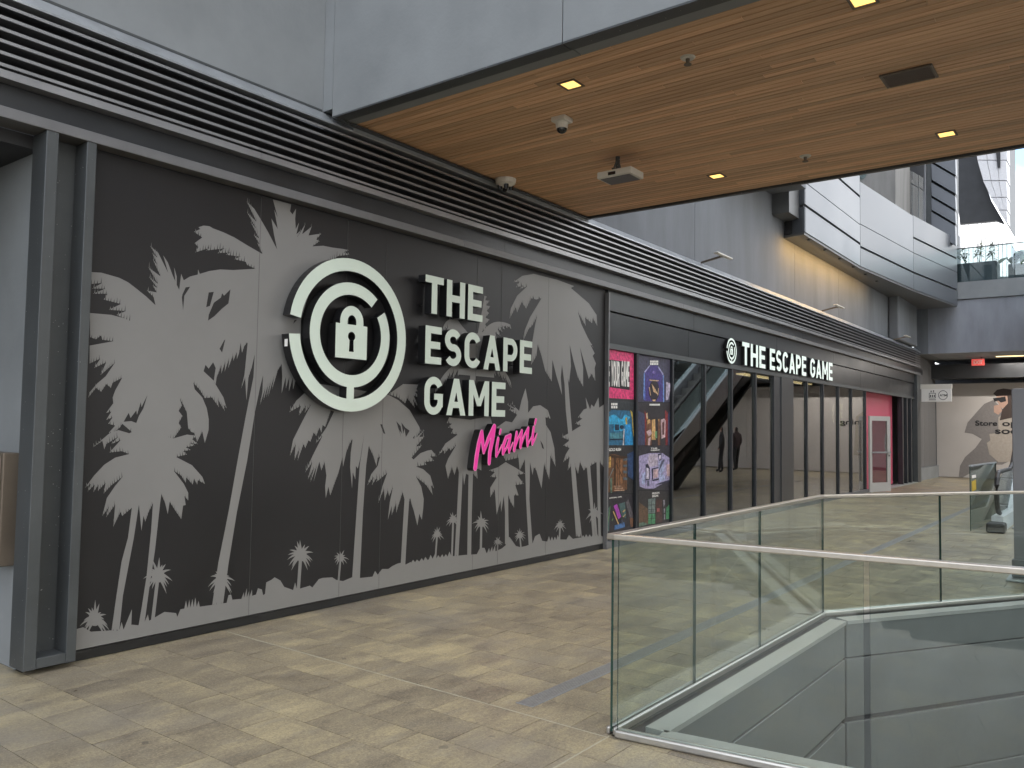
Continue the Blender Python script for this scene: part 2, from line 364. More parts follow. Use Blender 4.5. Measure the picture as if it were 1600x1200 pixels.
def tile_boxes(x0, x1, y0, y1):
    x0 += g_; x1 -= g_; y0 += g_; y1 -= g_
    if x1 <= DRX or y1 <= DR0 or y0 >= DR1 or x0 > 26: return [(x0, x1, y0, y1)]
    o = []
    if x0 < DRX - .03: o.append((x0, DRX - .013, max(y0, DR0), min(y1, DR1)))
    if y0 < DR0 - .01: o.append((x0, x1, y0, DR0))
    if y1 > DR1 + .01: o.append((x0, x1, DR1, y1))
    return o
rest = MB(); tmesh = {}; nt_ = 0
for (x0, x1, y0, y1) in edge_cells:
    v, tr = fill2([rect(x0 + g_, y0 + g_, x1 - g_, y1 - g_)], [VOID])
    if tr: obj('tile', solid2(v, [t for t, k in tr], lambda a, b: Vector((a, b, 0)), Vector((0, 0, -.012)), [m_floor, m_floor], 'tile'), floor); nt_ += 1
for hid, d, x0, x1, y0, y1 in cells:
    for (a, b, c, e) in tile_boxes(x0, x1, y0, y1):
        h = random.uniform(-.0006, .0006)
        if nt_ < 300 and not hid:
            key = (round(b - a, 4), round(e - c, 4))
            if key not in tmesh:
                q = MB().box(-key[0] / 2, key[0] / 2, -key[1] / 2, key[1] / 2, -.012, 0)
                tmesh[key] = mesh('tile', q.v, q.f, m_floor)
            obj('tile', tmesh[key], floor, ((a + b) / 2, (c + e) / 2, h)); nt_ += 1
        else: rest.box(a, b, c, e, -.012, h)
tag(rest.build('far_tiles', m_floor, floor), kind='stuff')
drain = empty('floor_drain', (DRX, DR0, 0), 'long slotted steel drain channel let into the tiled floor', 'drain')
bars = MB()
for k in range(7): bars.box(DRX, 26, DR0 + .004 + k * .0152, DR0 + .004 + k * .0152 + .0105, -.02, .002)
bars.build('grate', m_drain, drain); MB().box(DRX, 26, DR0, DR1, -.03, -.021).build('channel', m_dark, drain)
MB().box(DRX - .012, DRX - .001, DR0, DR1, -.01, .003).box(DRX - .012, 26, DR0 - .010, DR0 - .001, -.01, .003).build('edge_trim', m_cap, drain)
MB().box(TX0 - .004, TX0 + .004, 2.2, 5.55, -.01, .0012).box(-3, 3.78, 2.196, 2.204, -.01, .0014).build('movement_joint', m_flat('pale_joint', (.42, .39, .30)), floor)
# lower storey below the void and the ground to the horizon
tag(MB().box(-12, 40, -16, 8, -6.2, -6).build('lower_floor', m_conc), kind='structure')
gq = MB(); gq.add([(-1500, -1500, -12), (1500, -1500, -12), (1500, 1500, -12), (-1500, 1500, -12)], [(0, 1, 2, 3)])
tag(gq.build('ground', mat('ground_asphalt', (.06, .06, .06), .9, var=.2, scale=.2)), kind='structure')

# ------------------------------------------------------------------ void lining
def lining(p, q, nm):
    p, q = Vector((*p, 0)), Vector((*q, 0)); d = (q - p).normalized(); inn = Vector((d.y, -d.x, 0))
    return p, q, d, inn
lin = empty('void_lining', (5.5, 2.0, 0), 'grey panelled upstand lining the floor opening behind the glass railing', 'wall cladding')
def line_side(p, q, ends=(0, 0)):
    p, q, d, n = lining(p, q, '')
    p = p + d * ends[0]; q = q - d * ends[1]
    MB().prism([p + n * .085 + Vector((0, 0, .004)), q + n * .085 + Vector((0, 0, .004)), q + n * .215 + Vector((0, 0, .004)), p + n * .215 + Vector((0, 0, .004))], (0, 0, -.03)).build('ledge', m_ledge, lin)
    MB().prism([p + n * .02, q + n * .02, q + n * .175, p + n * .175], (0, 0, 0)).v
    b = MB().prism([p + n * .0, q + n * .0, q + n * .17, p + n * .17], (0, 0, -3.6)); 
    for vv in range(len(b.v)): b.v[vv] = (b.v[vv][0], b.v[vv][1], b.v[vv][2] - .03)
    b.build('backing', m_cladE, lin)
    L = (q - p).length; nb = max(1, round(L / 3.6))
    for k in range(nb):
        a0 = p + d * (L * k / nb + (.006 if k else 0)); a1 = p + d * (L * (k + 1) / nb - (.006 if k < nb - 1 else 0))
        for z0, z1 in ((-.028, -.303), (-.318, -.80), (-.845, -1.37), (-1.385, -1.9), (-1.915, -2.6)):
            o = MB().prism([a0 + n * .171, a1 + n * .171, a1 + n * .2, a0 + n * .2], (0, 0, z1 - z0))
            o.v = [(x, y, z + z0) for x, y, z in o.v]
            bevel(o.build('cladding_panel', m_panel, lin), .003)
line_side(A, B_, (.22, .07)); line_side(B_, C_, (.07, .1)); line_side(C_, E_, (.2, .2)); line_side(E_, G_, (.2, .2)); line_side(G_, A, (.2, .22))

# ------------------------------------------------------------------ guard rails
def rail(name, pts, joints, label, gapw=.012):
    """pts polyline in plan; joints: fractions per segment where panes meet"""
    e = empty(name, (pts[0][0], pts[0][1], 0), label, 'railing', 'glass railings round the floor opening')
    H = 1.04
    for k in range(len(pts) - 1):
        p, q = Vector((*pts[k], 0)), Vector((*pts[k + 1], 0)); d = (q - p).normalized(); L = (q - p).length
        js = [0] + list(joints[k]) + [L]
        for a, b in zip(js[:-1], js[1:]):
            a0 = p + d * (a + (gapw / 2 if a else .006)); b0 = p + d * (b - (gapw / 2 if b < L else .006)); n = Vector((-d.y, d.x, 0))
            g = MB().prism([a0 - n * .007, b0 - n * .007, b0 + n * .007, a0 + n * .007], (0, 0, H - .045)); g.v = [(x, y, z + .02) for x, y, z in g.v]
            # the four thin sides show the dark green edge of the glass
            g.i = []
            me_f = g.f
            for f in me_f:
                c = [Vector(g.v[t]) for t in f]; nn = (c[1] - c[0]).cross(c[2] - c[0]).normalized()
                g.i.append(0 if abs(nn.dot(n)) > .7 else 1)
            g.build('glass_pane', [m_glassR, m_gedge], e)
        t = MB().bar(p + d * (-.02 if k == 0 else .0) + Vector((0, 0, H - .012)), q + Vector((0, 0, H - .012)), .05, .03)
        bevel(t.build('top_rail', m_silver, e), .006, 2)
        s = MB()
        for sgn in (-1, 1):
            s.bar(p + n * sgn * .019 + Vector((0, 0, .022)), q + n * sgn * .019 + Vector((0, 0, .022)), .022, .04)
        bevel(s.build('base_shoe', m_shoe, e), .009, 3)
    return e
rail('glass_railing', [tuple(A), tuple(B_), tuple(C_)], [[1.0, 2.09], [1.38, 2.9, 4.3]], 'frameless glass railing along the far side of the floor opening, with silver top rail')
FR = Vector(G_) - Vector(A); FL = FR.length
FA = Vector(A) + FR.normalized() * .03
rail('glass_railing', [tuple(FA), tuple(G_)], [[1.205, 2.6, 4.0, 5.4]], 'nearest glass railing, with bronze-tinted top rail running to the right edge', .026)
rail('glass_railing', [tuple(C_ + Vector((0, -.06))), tuple(E_), tuple(G_ + Vector((.06, 0)))], [[1.3, 2.6], [1.5, 3, 4.5, 6]], 'glass railing on the right side of the floor opening, beyond the picture edge')

# ================================================================== FACADE
def fx(px, py=690, Y=FY): return onY(px, py, Y).x
# -- mural wall: boards, base, silhouettes
mw = empty('mural_wall', (6, FY, 0), 'black wall with a grey palm tree silhouette mural', 'wall')
MX0, MX1 = 2.60, 9.43
seams = [MX0] + [onY(p, q, FY).x for p, q in ((404, 450), (543, 380), (604, 380), (746, 420), (784, 440), (857, 470))] + [MX1]
for a, b in zip(seams[:-1], seams[1:]):
    MB().box(a + .0012, b - .0012, FY, FY + .02, .075, 3.43).build('mural_board', m_mural, mw)
for a in seams[1:-1]: MB().box(a - .0013, a + .0013, FY - .0024, FY - .0014, .078, 3.42).build('vinyl_seam', m_flat('vinyl_edge', (.075, .075, .076)), mw)
MB().box(MX0, MX1, FY + .02, FY + .3, 0, 3.6).build('wall_core', m_dark, mw)
MB().box(MX0 + .02, MX1, FY + .004, FY + .019, .004, .07).build('base_strip', m_ret, mw)
MB().box(MX1 + .001, MX1 + .03, FY - .055, FY + .02, 0, 3.40).build('end_trim', m_frameL, mw)
# -- silhouettes traced as plain polygons on the wall plane (picture points are turned into wall X, Z)
PALMS = []          # (name, [polygons])
HOLES = []
def W(p): q = onY(p[0], p[1], FY); return (q.x, q.z)
def rnd(a, b): return random.uniform(a, b)
def jag(a, b, n, dx, dy, seed=0):
    """teeth between a and b whose tips reach out by (dx,dy)"""
    rr = random.Random(seed + int(a[0] * 7 + b[1] * 3)); o = [a]
    for k in range(n):
        t0 = (k + .55) / n; t1 = (k + 1.0) / n; s = rr.uniform(.6, 1.15); c = rr.uniform(-.12, .12) / n
        o.append((a[0] + (b[0] - a[0]) * (t0 + c) + dx * s, a[1] + (b[1] - a[1]) * (t0 + c) + dy * s))
        if k < n - 1: o.append((a[0] + (b[0] - a[0]) * t1, a[1] + (b[1] - a[1]) * t1))
    o.append(b); return o
def frond(base, ctl, tip, wd, n=11, hang=(0, 1), seed=1, root=.25):
    """leaf with a smooth spine edge and a torn hanging edge (picture points)"""
    rr = random.Random(seed + int(base[0] + tip[1])); top = []; low = []
    bz = lambda t: Vector(((1 - t) ** 2 * base[0] + 2 * t * (1 - t) * ctl[0] + t * t * tip[0], (1 - t) ** 2 * base[1] + 2 * t * (1 - t) * ctl[1] + t * t * tip[1]))
    hg = Vector(hang).normalized(); N_ = 2 * n
    for k in range(N_ + 1): top.append(tuple(bz(k / N_)))
    for k in range(n, 0, -1):
        t = (k - .4) / n; p = bz(t); tg = (bz(min(1, t + .02)) - bz(t - .02)).normalized()
        prof = wd * (root + (1 - root) * math.sin(math.pi * min(1, t * .62 + .32)) ** .8) * rr.uniform(.8, 1.12) * (1 if t < .85 else .75)
        d = (hg * 1.0 + tg * (.25 + .55 * t)).normalized()
        low.append(tuple(p + d * prof))
        tv = (k - 1.0) / n; low.append(tuple(bz(max(.0, tv)) + d * prof * rr.uniform(.45, .66)))
    return top + low
def tuft(cx, cy, r, seed, n=17):
    """small palm head: curved narrow leaves, upright on top and drooping at the sides"""
    rr = random.Random(seed); o = [circ(cx, cy + r * .05, r * .42, 14, r * .46)]
    for k in range(n):
        a = math.radians(-90 + (k - (n - 1) / 2) * 300 / n + rr.uniform(-7, 7)); ln = r * rr.uniform(.75, 1.2); pts = []
        for q in range(6):
            t = q / 5; pts.append(Vector((cx + math.cos(a) * ln * t * (1 - .12 * t), cy + math.sin(a) * ln * t * 1.05 + .42 * r * abs(math.cos(a)) * t * t)))
        L = []; Q = []
        for q, p in enumerate(pts):
            d = (pts[min(q + 1, 5)] - pts[max(q - 1, 0)]).normalized(); w_ = r * .11 * (1 - (q / 5) ** 1.6) + .02
            L.append((p.x - d.y * w_, p.y + d.x * w_)); Q.append((p.x + d.y * w_, p.y - d.x * w_))
        o.append(L + Q[::-1])
    return o
def feather(poly):
    """cuts fine slits into the edges that hang down"""
    sg_ = 1 if area2(poly) > 0 else -1; o = []; rr = random.Random(int(poly[0][0] * 13 + len(poly)))
    for i, p in enumerate(poly):
        q = poly[(i + 1) % len(poly)]; dx, dy = q[0] - p[0], q[1] - p[1]; L = math.hypot(dx, dy); o.append(p)
        if L < 6 or L > 60: continue
        ny = -sg_ * dx / L            # outward normal, picture y down
        if ny < .28: continue
        n = max(1, int(L / 4.2))
        for k in range(n):
            t0 = (k + .35 + rr.uniform(-.12, .12)) / n; t1 = min(.985, t0 + .3 / n); dp = min(10, 2.5 + L * .3) * rr.uniform(.5, 1.15)
            ux = -.12 * dx / L; o.append((p[0] + dx * t0, p[1] + dy * t0)); o.append((p[0] + dx * (t0 + t1) / 2 + ux * dp, p[1] + dy * (t0 + t1) / 2 - dp)); o.append((p[0] + dx * t1, p[1] + dy * t1))
    return o
def palm(polys, fine=True): PALMS.append([[W(p) for p in (feather(q) if fine and len(q) > 12 else q)] for q in polys])
def hole(*polys): HOLES.extend([[W(p) for p in q] for q in polys])

# ground strip with scrub
gtop = [(100, 984), (119, 983), (130, 980), (142, 987), (173, 985), (186, 986), (190, 972), (193, 984), (206, 952), (205, 976), (216, 977), (222, 968), (224, 976), (231, 960), (233, 970), (250, 960), (257, 956), (275, 958), (277, 964), (282, 952), (288, 951)] \
    + jag((288, 951), (312, 948), 5, 0, -15) + [(333, 945), (354, 942), (357, 930), (361, 929), (363, 937), (375, 936)] + jag((377, 936), (394, 931), 4, 2, -14) \
    + [(400, 929), (403, 919), (409, 921), (411, 930), (414, 928), (416, 910), (424, 906), (429, 902), (438, 907), (444, 917), (458, 922), (461, 910), (464, 921), (478, 917), (484, 915), (488, 918), (498, 905), (504, 903), (519, 902), (525, 906), (536, 908), (550, 902), (564, 903), (582, 901), (586, 892), (590, 898), (597, 889), (607, 889), (612, 885), (620, 881), (627, 879), (634, 882), (642, 878)] \
    + jag((642, 880), (668, 875), 4, 0, -6) + jag((670, 874), (705, 869), 6, 0, -7) + [(708, 869), (728, 867), (745, 866), (750, 856), (757, 856), (760, 864)] + jag((761, 864), (774, 861), 3, 1, -8) \
    + [(775, 861), (784, 857), (790, 852), (791, 842), (796, 839), (801, 846), (806, 853), (813, 855), (822, 853), (832, 849), (836, 838), (843, 834), (847, 845), (853, 846)] + jag((855, 846), (874, 843), 4, 0, -7) + [(885, 843), (889, 836), (895, 842), (905, 840)] + jag((908, 840), (940, 838), 6, 0, -5) + [(944, 838), (946, 870), (100, 1050)]
gl = []
for p in gtop: gl.append(W(p))
gl = [(min(max(x, MX0 + .002), MX1 - .002), max(z, .078)) for x, z in gl]
PALMS.append([gl])

# the two great palms on the left, with the crown in front of them
palm([[(140, 425), (158, 426), (172, 430), (186, 434), (200, 441), (213, 451), (228, 463), (243, 477), (240, 464), (229.5, 454), (245, 457), (238.5, 446), (246, 450), (233, 433), (247, 444), (232, 418), (251, 432), (239, 406), (246, 414), (238, 396), (246, 403), (235, 385), (247, 395), (256, 413), (263, 427), (255, 399), (262, 410), (270, 431), (274, 440), (272, 418), (276, 432), (276, 445), (280, 453), (283, 428), (287, 438), (297, 432), (309, 429), (309.5, 421), (312, 428), (327, 423.5), (344, 421), (364, 422), (399, 420),
       (386, 414), (384, 409), (366, 405), (376, 401), (353, 398), (360, 394.5), (340, 395.5), (351, 388), (322, 391.5), (328, 387), (305, 394.5), (310, 386), (304, 380), (316, 371), (303, 362), (313, 358), (310, 355), (318, 352.5), (327, 353.5), (333, 357), (349, 363), (366, 371), (384, 382), (410, 397),
       (402, 380), (406, 382), (396.5, 367), (405, 373), (391.5, 347), (401, 358), (386, 332), (401, 347), (385.5, 315), (397, 326), (408, 344), (419, 363), (433, 390), (428, 366), (424, 341.5), (434, 358), (428.6, 328), (434, 340), (426.5, 306), (455, 314), (453, 330), (457, 335), (462.5, 326), (461, 342), (462, 358), (467, 348), (463, 366), (470, 360), (464, 372), (477, 350), (472, 366), (487, 354), (482, 368), (502, 365), (494, 374), (499, 377), (488, 385), (505, 384), (520, 387), (536, 389), (545, 391), (537, 394), (546, 398), (528, 400), (500, 420), (484, 455), (470, 500), (470, 540), (463, 592)]
      + jag((463, 590), (441, 588), 4, -4, 26) + [(440, 569), (433, 580)] + jag((433, 582), (410, 612), 5, -6, 26) + [(411, 586), (406, 606), (398, 645), (386, 720), (370, 800), (357, 880), (348, 947), (331, 949), (341, 880), (357, 800), (372, 715), (385, 645), (396, 589), (398, 553), (393, 575), (388, 590), (385, 625), (383, 590), (377, 607), (382, 585), (387, 535)]
      + jag((382, 540), (340, 575), 7, -4, 18) + [(337, 600), (334, 596), (349, 621), (354, 638), (349, 632), (351, 642), (340, 624), (342, 636), (331, 621), (320, 622), (312, 609), (302, 598), (304, 608), (316, 621), (323, 638), (326, 655), (326, 672), (320, 692), (316, 674), (308, 690), (303, 676), (299, 675), (294, 669), (292, 645), (286, 632), (281, 623), (284, 634), (279, 642), (285, 650), (279, 661), (283, 668), (272, 684), (245, 700), (208, 690), (206, 676), (190, 672), (183, 680), (190, 665), (176, 678), (170, 676), (180, 665), (169, 662), (176, 652), (166, 656), (174, 643), (166, 645), (177, 630), (176, 621), (180, 610), (185, 601), (191, 590), (176, 598), (173, 606), (166, 600), (158, 612), (150, 606), (138, 621), (140, 613), (152, 599), (165, 588), (180, 566), (157, 586), (166, 566), (147, 575), (157, 560), (140, 568),
         (140, 540), (178, 533), (160, 531), (158, 524), (150, 530), (141, 527), (140, 489), (174, 492), (193, 497), (205, 502), (182, 492), (197, 486), (170, 484), (189, 475), (162, 468), (168, 459), (145, 459), (165, 451), (144, 451), (160, 442), (140, 444)]])
hole([(285, 460), (290, 449), (297, 448), (292, 456), (288, 462), (286, 485), (284, 465)], [(326, 457), (334, 456), (328, 478), (322, 480)], [(326, 492), (334, 473), (345, 465), (347, 458), (350, 462), (360, 452), (357, 474), (346, 483), (335, 494), (325, 501)],
     [(343, 545), (350, 532), (352, 530), (347, 551)], [(318, 580), (321, 570), (326, 576), (330, 570), (333, 566), (337, 575), (334, 595)], [(230.6, 616.5), (224, 638), (217, 650), (213, 661), (205, 658), (193, 659), (201, 645), (204, 653), (213, 641), (214, 648), (220, 628), (221, 636)], [(206, 675), (191, 662), (185, 672), (202, 677)],
     [(372, 560), (376, 535), (378, 552), (385, 536), (386, 542), (379, 560)], [(460, 500), (464, 500), (458, 506)])
palm([[(208, 676), (185, 672), (171, 677), (145, 699), (160, 689), (163, 702), (168, 688), (166, 694), (185, 682), (174, 694), (189, 687), (171, 707), (190, 705), (202, 709.5), (180, 715), (163, 726), (147, 743), (133, 762), (142, 756), (137, 768), (148, 757), (146, 769), (154, 757), (153, 767), (165, 754), (162, 771), (174, 758), (192, 744.5), (180, 759), (167, 778), (160, 806), (170, 792), (166, 808), (180, 788), (177, 823), (188, 800), (191, 806), (203, 796), (206, 793), (200, 840), (190, 877), (182, 930), (174, 987), (186, 987), (192, 930), (202, 877), (209, 840), (217, 788), (221, 829), (224, 806), (227, 815), (232, 800), (239, 786), (236, 830), (229, 900), (222, 945), (216, 980), (225, 978), (233, 920), (242, 860), (250, 787), (252, 772), (258, 786), (262, 803), (265, 784), (274, 798), (283, 811), (286, 790), (290, 789), (288, 775), (294, 782), (294, 770), (287, 756), (271, 735), (283, 743), (290, 754), (291, 746), (301, 757), (303, 748), (308, 757), (309, 750), (320, 756), (316, 745), (300, 727), (275, 714), (292, 710), (286, 705), (298, 703), (290, 699), (304, 696), (296, 692), (309, 694), (300, 686), (308, 681), (292, 679), (271, 685), (245, 680)]])
# palm behind the ring and its neighbour
palm([[(500, 600), (476, 614), (463, 626), (452, 644), (470, 634), (467, 649), (478, 634), (476, 645), (486, 632), (470, 663), (458, 687), (453, 712), (462, 694), (460, 719), (468, 700), (465, 720), (474, 694), (477, 700), (482, 688), (485, 690), (490, 676), (494, 681), (499, 668), (502, 676), (504, 664), (508, 667), (517, 641), (522, 643), (510, 668), (493, 693), (504, 681), (488, 713), (477, 738), (488, 722), (481, 749), (491, 730), (485, 753), (495, 728), (490, 752), (499, 721), (502, 735), (507, 722), (510, 743), (508, 760), (509, 778), (513, 760), (516, 774), (522, 757), (528, 741), (535, 714), (536, 729), (541, 706), (547, 692), (551, 686), (548, 707), (547, 730), (550, 763), (551, 738), (555, 749), (556, 728), (559, 732), (563, 716), (569, 677), (566, 700), (562, 727), (557, 800), (550, 906), (562, 906), (567, 800), (572, 727), (576, 697), (583, 712), (588, 728), (590, 715), (640, 700), (657, 673), (655, 667), (640, 641), (622, 625), (607, 617)],
      [(607, 616), (630, 600), (656, 601), (650, 608), (657, 612), (648, 612), (657, 622), (646, 618), (656, 641), (645, 624), (648, 637), (636, 622), (633, 630), (622, 621)]])
hole([(594, 663), (597, 663), (602, 678), (599, 677)], [(619, 658), (626, 666), (628, 678), (624, 672), (627, 685)], [(627, 660), (633, 668), (640, 673), (634, 683), (632, 670), (630, 678)], [(645, 684), (648, 680), (647, 686)])
palm([[(600, 690), (590, 728), (580, 741), (574, 758), (584, 745), (581, 758), (590, 744), (588, 753), (605, 739), (598, 758), (591, 786), (600, 764), (601, 782), (606, 766), (608, 775), (614, 761), (609, 785), (606, 812), (612, 790), (612, 805), (619, 786), (619, 801), (629, 769), (632, 780), (629, 830), (626, 884), (633, 884), (636, 830), (639, 784), (641, 778), (643, 788), (647, 800), (652, 821), (655, 803), (659, 812), (661, 795), (662, 780), (658, 760), (650, 745), (660, 753), (666, 758), (676, 773), (673, 758), (678, 763), (672, 743), (661, 733), (650, 729), (666, 726), (664, 722), (678, 720), (672, 713), (682, 713), (674, 703), (668, 704), (657, 708), (646, 718), (643, 715), (659, 696), (650, 698), (663, 682), (655, 683), (663, 672), (650, 684), (640, 680), (620, 690)]])
# palms behind the lettering and at the right end
palm([frond((745, 540), (700, 470), (690, 520), 26, 9), frond((745, 540), (760, 490), (797, 507), 24, 10), frond((748, 555), (790, 570), (798, 598), 26, 10), frond((745, 560), (700, 560), (680, 610), 26, 10), frond((745, 530), (752, 490), (757, 462), 14, 7, (1, .3)), frond((740, 535), (715, 500), (700, 478), 16, 7, (-1, .2)), [(725, 520), (770, 522), (772, 590), (715, 585)], [(735, 580), (744, 580), (738, 640), (732, 640)]])
palm([[(834, 428), (816, 431), (802, 441), (812, 440), (806, 449), (818, 446), (812, 452), (824, 447), (808, 462), (798, 482), (796, 498), (806, 480), (808, 488), (815, 472), (822, 482), (830, 466), (838, 468), (846, 466), (828, 496), (820, 516), (817, 533), (826, 514), (832, 508), (839, 494), (836, 508), (832, 532), (830, 570), (838, 556), (840, 538), (846, 556), (852, 580), (862, 596), (863, 562), (869, 586), (878, 617), (876, 590), (878, 570), (882, 600), (884, 640), (890, 700), (900, 838), (909, 839), (902, 770), (896, 700), (891, 640), (887, 590), (889, 598), (892, 572), (890, 538), (896, 564), (903, 590), (911, 604), (911, 574), (906, 542), (914, 570), (920, 592), (924, 584), (930, 595), (929, 575), (931, 568), (926, 556), (929, 552), (922, 538), (927, 543), (918, 527), (908, 506), (903, 488), (915, 509), (914, 496), (925, 505), (926, 497), (933, 509), (932, 492), (920, 474), (906, 462), (892, 450), (897, 447), (870, 437)]])
palm([[(702, 652), (698, 661), (706, 662), (700, 668), (708, 670), (705, 677), (715, 679), (696, 693), (685, 711), (694, 703), (694, 709), (702, 700), (704, 704), (713, 695), (700, 717), (696, 728), (700, 748), (706, 730), (710, 742), (714, 728), (717, 738), (714, 800), (710, 871), (716, 871), (720, 800), (723, 738), (725, 758), (728, 740), (732, 742), (731, 800), (730, 870), (736, 870), (737, 800), (739, 740), (746, 748), (745, 732), (752, 735), (752, 715), (775, 690), (766, 650), (735, 656)],
      ])
palm([[(808, 648), (795, 640), (804, 640), (792, 632), (806, 638), (799, 630), (811, 642), (815, 625), (821, 607), (825, 628), (825, 645), (833, 635), (844, 633), (856, 641), (860, 654), (852, 652), (853, 664), (860, 675), (866, 700), (868, 729), (860, 712), (858, 749), (850, 725), (846, 763), (838, 735), (834, 730), (832, 742), (828, 722), (827, 780), (832, 852), (826, 852), (822, 780), (820, 718), (812, 735), (810, 715), (790, 720), (780, 700), (776, 668), (790, 658), (800, 660)]])
hole([(844, 688), (848, 694), (850, 702), (847, 700)])
palm([[(790, 722), (778, 730), (764, 735), (773, 738), (766, 745), (776, 746), (766, 762), (766, 777), (773, 765), (776, 804), (782, 782), (783, 800), (787, 775), (789, 800), (789, 850), (795, 850), (794, 800), (794, 774), (798, 785), (803, 793), (803, 774), (810, 774), (805, 758), (818, 756), (808, 742), (820, 740), (806, 731)]])
palm([[(912, 640), (903, 652), (910, 654), (899, 662), (908, 665), (890, 676), (878, 683), (890, 688), (880, 696), (890, 700), (884, 710), (880, 722), (890, 714), (887, 735), (896, 722), (903, 740), (906, 722), (912, 735), (917, 730), (922, 790), (926, 841), (930, 841), (926, 780), (922, 728), (932, 722), (935, 841), (939, 841), (937, 722), (943, 730), (943.6, 632), (936, 637), (935, 621), (928, 636), (924, 632), (922, 640), (915, 621), (917, 638)]])
for k, (cx, cy, r, tx, ty) in enumerate([(148, 966, 24, None, 0), (247, 898, 24, 238, 974), (346, 903, 21, None, 0), (470, 866, 22, 466, 922), (532, 871, 13, 529, 908), (683, 834, 11, 680, 876), (708, 811, 12, 706, 871), (752, 816, 15, 751, 869), (778, 846, 8, 777, 862), (812, 836, 10, 814, 857), (875, 820, 10, 874, 845), (929, 801, 14, 932, 842)]):
    q = tuft(cx, cy, r, k + 3, 17 if r > 15 else 11)
    if tx: q.append([(cx - r * .11, cy), (cx + r * .11, cy), (tx + r * .11, ty), (tx - r * .11, ty)])
    palm(q, False)
flat = []; own = []
for k, P_ in enumerate(PALMS):
    for p in P_:
        flat.append([(min(max(x, MX0 + .0015), MX1 - .0015), min(max(z, .077), 3.43)) for x, z in p]); own.append(k)
v, tr = fill2(flat, HOLES)
for k in range(len(PALMS)):
    ts = [t for t, o in tr if own[o] == k]
    if ts: obj('palm_silhouette' if k else 'ground_silhouette', solid2(v, ts, lambda a, b: Vector((a, FY - .0012, b)), Vector((0, .001, 0)), [m_muralG, m_muralG], 'palm_silhouette'), mw)

# ------------------------------------------------------------------ letters
C_TOP = arc(.34, .655, .24, .25, 22, 180); C_BOT = arc(.34, .345, .24, .25, 180, 338)
T_ = .195
def para(x0, y0, x1, y1, t): return [(x0 - t / 2, y0), (x0 + t / 2, y0), (x1 + t / 2, y1), (x1 - t / 2, y1)]
def loop(cx, cy, rx, ry, y0, y1, t): # stadium outline as two open halves
    return [stroke(arc(cx, y1, rx, ry, 0, 180) + arc(cx, y0, rx, ry, 180, 360) + [(cx + rx, y1 + .001)], t)]
GL = {'T': (.66, [rect(0, .81, .66, 1), rect(.23, 0, .43, .9)]),
      'H': (.70, [rect(0, 0, .2, 1), rect(.5, 0, .7, 1), rect(.1, .41, .6, .6)]),
      'E': (.60, [rect(0, 0, .2, 1), rect(.1, .81, .6, 1), rect(.1, .405, .55, .595), rect(.1, 0, .6, .19)]),
      'C': (.67, [stroke(C_TOP + C_BOT, T_)]),
      'G': (.69, [stroke(C_TOP + arc(.34, .345, .24, .25, 180, 345), T_), rect(.485, .2, .68, .56), rect(.36, .40, .6, .56)]),
      'S': (.66, [stroke(arc(.33, .70, .225, .205, 28, 262) + arc(.33, .30, .225, .205, 82, -152), T_)]),
      'A': (.76, [para(.11, 0, .38, 1, .2), para(.65, 0, .38, 1, .2), rect(.2, .2, .56, .37)]),
      'P': (.66, [rect(0, 0, .2, 1), stroke([(.1, .9), (.3, .9)] + arc(.36, .655, .205, .245, 90, -90) + [(.1, .41)], .185)]),
      'M': (.84, [rect(0, 0, .19, 1), rect(.65, 0, .84, 1), [(0, 1), (.19, 1), (.51, .28), (.34, .28)], [(.84, 1), (.65, 1), (.33, .28), (.5, .28)]]),
      'O': (.68, loop(.34, .5, .24, .25, .345, .655, T_)),
      'U': (.68, [stroke([(.1, 1), (.1, .37)] + arc(.34, .345, .24, .25, 180, 360) + [(.58, 1)], T_)]),
      'R': (.68, [rect(0, 0, .2, 1), stroke([(.1, .9), (.3, .9)] + arc(.36, .66, .205, .24, 90, -90) + [(.1, .42)], .185), para(.57, 0, .36, .45, .2)]),
      'Y': (.70, [rect(.25, 0, .45, .45), para(.35, .38, .1, 1, .2), para(.35, .38, .6, 1, .2)])}
def word(parent, txt, x0, x1, z0, h, yf, dep, mats, gap=.12, vert_bend=0):
    tot = sum(GL[c][0] for c in txt) + gap * (len(txt) - 1); sx = (x1 - x0) / tot; x = 0
    for c in txt:
        wd, ps = GL[c]
        v, tr = fill2(ps)
        base = x
        obj('letter', solid2(v, [t for t, k in tr], lambda a, b: Vector((x0 + (base + a) * sx, yf, z0 + b * h)), Vector((0, dep, 0)), mats, 'letter'), parent)
        x += wd + gap
